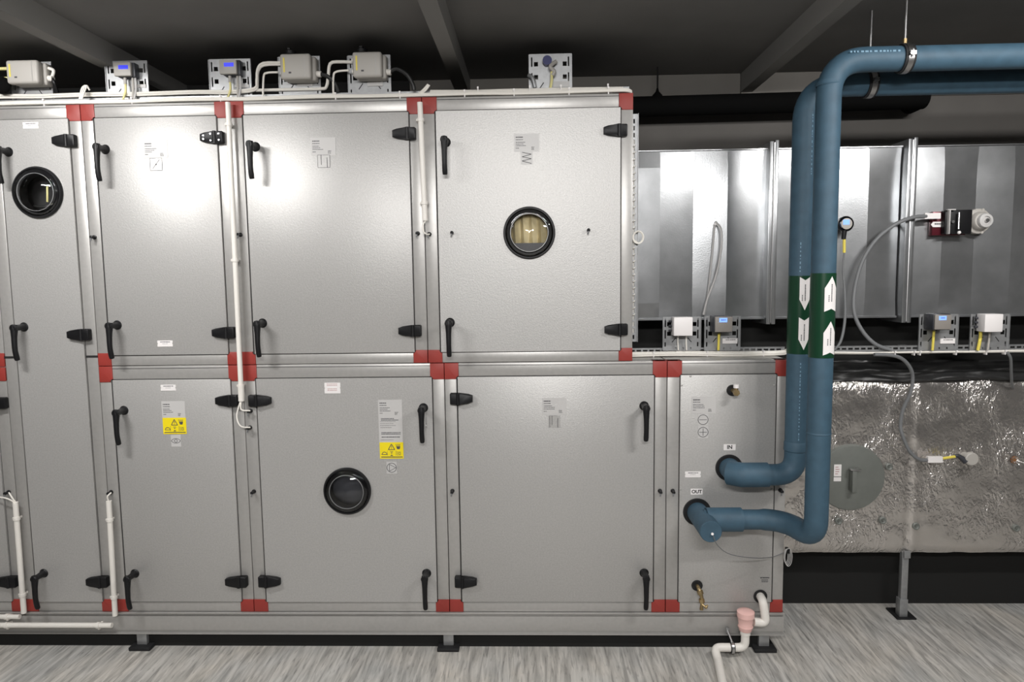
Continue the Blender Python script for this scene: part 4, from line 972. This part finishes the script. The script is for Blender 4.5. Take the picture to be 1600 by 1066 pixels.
b = MB().tube([P(1447, 338, YD-.045), P(1425, 340, YD-.06), P(1395, 353, YD-.06), P(1366, 378, YD-.055), P(1346, 412, YD-.05), P(1335, 455, YD-.05), P(1335, 490, YD-.06), P(1348, 518, YD-.07), P(1368, 538, YD-.08), P(1392, 547, YD-.082)], .0078, M_greycable, 12)
single(b, 'flexible_conduit', 'thick grey cable sweeping from the maroon actuator down to the tray', 'cable')

# ------------------------------------------------------------------ foil-wrapped duct (behind, lower right)
YF = .262; zf0, zf1 = P(1400, 866, YF).z, P(1400, 591, YF).z; xF0, xF1 = XN+.004, 2.9
d = thing('foil_duct', (1.9, YF, zf0), 'large foil-wrapped insulated duct behind the lower right pipes', 'duct')
random.seed(3)
b = MB(); nx, nz = 130, 44; v = []; f = []
from mathutils import noise
for i in range(nx+1):
    for j in range(nz+1):
        x = xF0+(xF1-xF0)*i/nx; z = zf0+(zf1-zf0)*j/nz; tt = j/nz
        n1 = noise.fractal(Vector((x*9, z*9, 3)), 1, 2.2, 4); n2 = abs(noise.noise(Vector((x*22+z*14, z*12-x*5, 9))))
        y = YF+.004*n1-.005*n2
        seam = P(1424, 720, YF).x
        y += -.006*math.exp(-((x-seam-.02)/.015)**2)+.007*math.exp(-((x-seam+.004)/.007)**2)
        e = min(tt, 1-tt)*nz/3
        if e < 1: y += .02*(1-e)**2
        v.append((x, y, z+(.004*noise.noise(Vector((x*11, 0, 5))) if j in (0, nz) else 0)))
for i in range(nx):
    for j in range(nz): f.append((i*(nz+1)+j, (i+1)*(nz+1)+j, (i+1)*(nz+1)+j+1, i*(nz+1)+j+1))
b._add(v, f, M_foil); b.box(xF0, xF1, YF+.028, YW-.002, zf0+.006, zf1-.006, M_foil); b.build('foil_wrap', d, 60)
# black crumpled sheeting over the top
b = MB(); v = []; f = []; nx, nz = 120, 14
zs0, zs1 = zf1-.012, P(1400, 566, YF).z
for i in range(nx+1):
    for j in range(nz+1):
        x = xF0+(xF1-xF0)*i/nx; tt = j/nz; z = zs0+(zs1-zs0)*tt+.014*noise.noise(Vector((x*4, 1, 7)))*(1 if j else .6)
        y = YF-.006+.05*tt**1.5+.022*noise.fractal(Vector((x*6, tt*2.5, 1)), 1, 2, 3); v.append((x, min(max(y, YF-.03), YF+.10), z))
for i in range(nx):
    for j in range(nz): f.append((i*(nz+1)+j, (i+1)*(nz+1)+j, (i+1)*(nz+1)+j+1, i*(nz+1)+j+1))
b._add(v, f, M_sheetb); b.box(xF0, xF1, YF+.05, YW-.003, zs0, zs1-.02, M_sheetb); b.build('black_sheeting', d, 70)['label'] = 'black crumpled sheeting over the duct top'
# access hatch
c = P(1330, 747, YF-.015); hr = .143
h = MB().lathe((c.x, YF+.012, c.z), (0, -1, 0), [(0, hr+.004), (.022, hr+.003), (.027, hr), (.0285, hr-.004), (.0285, 0)], M_hatch, 64).build('access_hatch', d); h['label'] = 'round grey inspection hatch'
zz = P(1331, 767, YF-.03).z; z2 = P(1331, 733, YF-.03).z; xx = P(1331, 750, YF-.03).x
MB().box(xx-.008, xx+.012, YF-.055, YF-.016, zz, z2, M_hatch, .002).box(xx-.016, xx+.026, YF-.060, YF-.030, z2, z2+.006, M_steel, .001).build('hatch_handle', h)
r1 = rect(1303, 1314.5, 726, 744.5, YF-.017); b = MB().box(r1[0], r1[1], YF-.0178, YF-.0165, r1[2], r1[3], M_paper).box(r1[0], r1[1], YF-.0178, YF-.0165, r1[2]-.022, r1[2]-.004, M_paper); text_lines(b, r1[0]+.006, r1[1]-.006, r1[3]-.01, 4, .010, .003, YF-.0179, M_inkred); b.build('hatch_label', h)
for (px, py) in ((1311, 815), (1380, 814), (1432, 823), (1589, 826), (1390, 730)):
    c = P(px, py, YF-.012); MB().lathe((c.x, YF-.002, c.z), (0, -1, 0), [(0, .016), (.009, .0155), (.011, .012), (.007, .004), (.012, .003), (.012, 0)], M_hatch, 20).build('insulation_pin', d)
c = P(1583, 718, YF); b = MB()
for k in range(9):
    a2 = k*.7; b._add([(c.x+math.cos(a2)*.008, YF-.010, c.z+math.sin(a2)*.008), (c.x+math.cos(a2+.35)*.032, YF-.022-.004*(k % 3), c.z+math.sin(a2+.35)*.026), (c.x+math.cos(a2+.8)*.010, YF-.010, c.z+math.sin(a2+.8)*.009)], [(0, 1, 2)], M_foil)
b.lathe((c.x, YF-.009, c.z), (0, -1, 0), [(0, .017), (.001, .014), (.001, 0)], M_grit, 14); b.build('torn_patch', d)['label'] = 'torn foil with brown insulation showing'
# support leg
fx = PZ(1413, 965, .004).x; zp = zf0
t = thing('duct_support', (fx, YF, 0), 'galvanised steel leg on a black base plate under the foil duct', 'support leg')
b = MB().box(fx-.0215, fx+.0135, YF+.004, YF+.04, .006, P(1410, 938, YF).z, M_galvd, .001); b.build('lower_channel', t)
zA = P(1410, 938, YF).z-.01
b = MB().box(fx-.016, fx+.012, YF+.010, YF+.035, zA, zp+.004, M_galvd, .001).box(fx-.014, fx+.014, YF+.0, YF+.009, zp-.020, zp+.012, M_galvd, .001); b.build('post', t)
x0_, x1_ = PZ(1400, 967, 0).x, PZ(1430, 967, 0).x; MB().box(x0_, x1_, .252, .352, 0, .007, M_rubber).build('base_plate', t)
# foil duct sensor
c = P(1517, 717, YF-.05)
t = thing('duct_sensor', c, 'grey round duct sensor with yellow-banded cable on the foil duct', 'sensor')
MB().lathe((c.x, YF-.002, c.z), (0, -1, 0), [(0, .018), (.035, .018), (.040, .0285), (.056, .0285), (.060, .024), (.060, 0)], M_boxgrey, 28).build('housing', t)
MB().tube([P(1509, 721, YF-.05), P(1498, 713, YF-.045), P(1492, 713, YF-.045)], [.014, .009, .007], M_boxdark, 12).build('stem', t)
MB().tube([P(1493, 713.5, YF-.045), P(1473, 716.5, YF-.045)], .0058, M_ygcable, 10, smooth=False).build('cable_marker', t)['label'] = 'yellow cable marker'
r1 = rect(1449.5, 1472.5, 714, 723, YF-.05); MB().box(r1[0], r1[1], YF-.053, YF-.036, r1[2], r1[3], M_paper).build('tag_plate', t)
MB().tube([P(1451, 719, YF-.045), P(1436, 718, YF-.05), P(1421, 705, YF-.055), P(1410, 680, YF-.055), P(1407, 664, YF-.05), P(1411, 640, YF-.055), P(1422, 615, YF-.07), P(1426, 590, YF-.08), P(1421, 573, YF-.10), P(1408, 560, YF-.12), P(1390, 555, YF-.13), P(1366, 554, YF-.135)], .0075, M_greycable, 12).build('lead', t)
b = MB().tube([P(1574, 551, YT-.02), P(1579, 560, YT-.01), P(1580, 580, YT+.03), P(1581, 600, YF-.03), P(1582, 606, YF+.0)], .0055, M_greycable, 10)
single(b, 'cable_drop', 'grey cable dropping from the tray near the right edge', 'cable')

# ------------------------------------------------------------------ black pipe under the ceiling and its hanger
Yp = YU-.14
a = P(1000, 167, Yp); e = P(1420, 155, Yp); zz = (a.z+e.z)/2
pts = [(XI-.5, Yp, a.z), (a.x, Yp, a.z), (e.x-.03, Yp, e.z), (e.x+.01, Yp+.004, e.z), (e.x+.045, Yp+.03, e.z), (e.x+.05, Yp+.09, e.z)]
b = MB().tube(pts, .045, M_blackfoam, 24, sub=8); single(b, 'black_pipe', 'thick black insulated pipe running under the ceiling behind the blue pipes', 'pipe')
c = P(1027, 150, Yp)
single(MB().cyl((c.x, Yp, a.z+.04), (c.x, Yp, ZC), .003, M_black, n=8).lathe((c.x, Yp, a.z+.035), (0, 0, 1), [(0, .03), (.015, .022), (.03, .008), (.045, .004)], M_blackfoam, 16), 'hanger_rod', 'thin black rod holding the black pipe near the cabinet corner', 'pipe hanger')
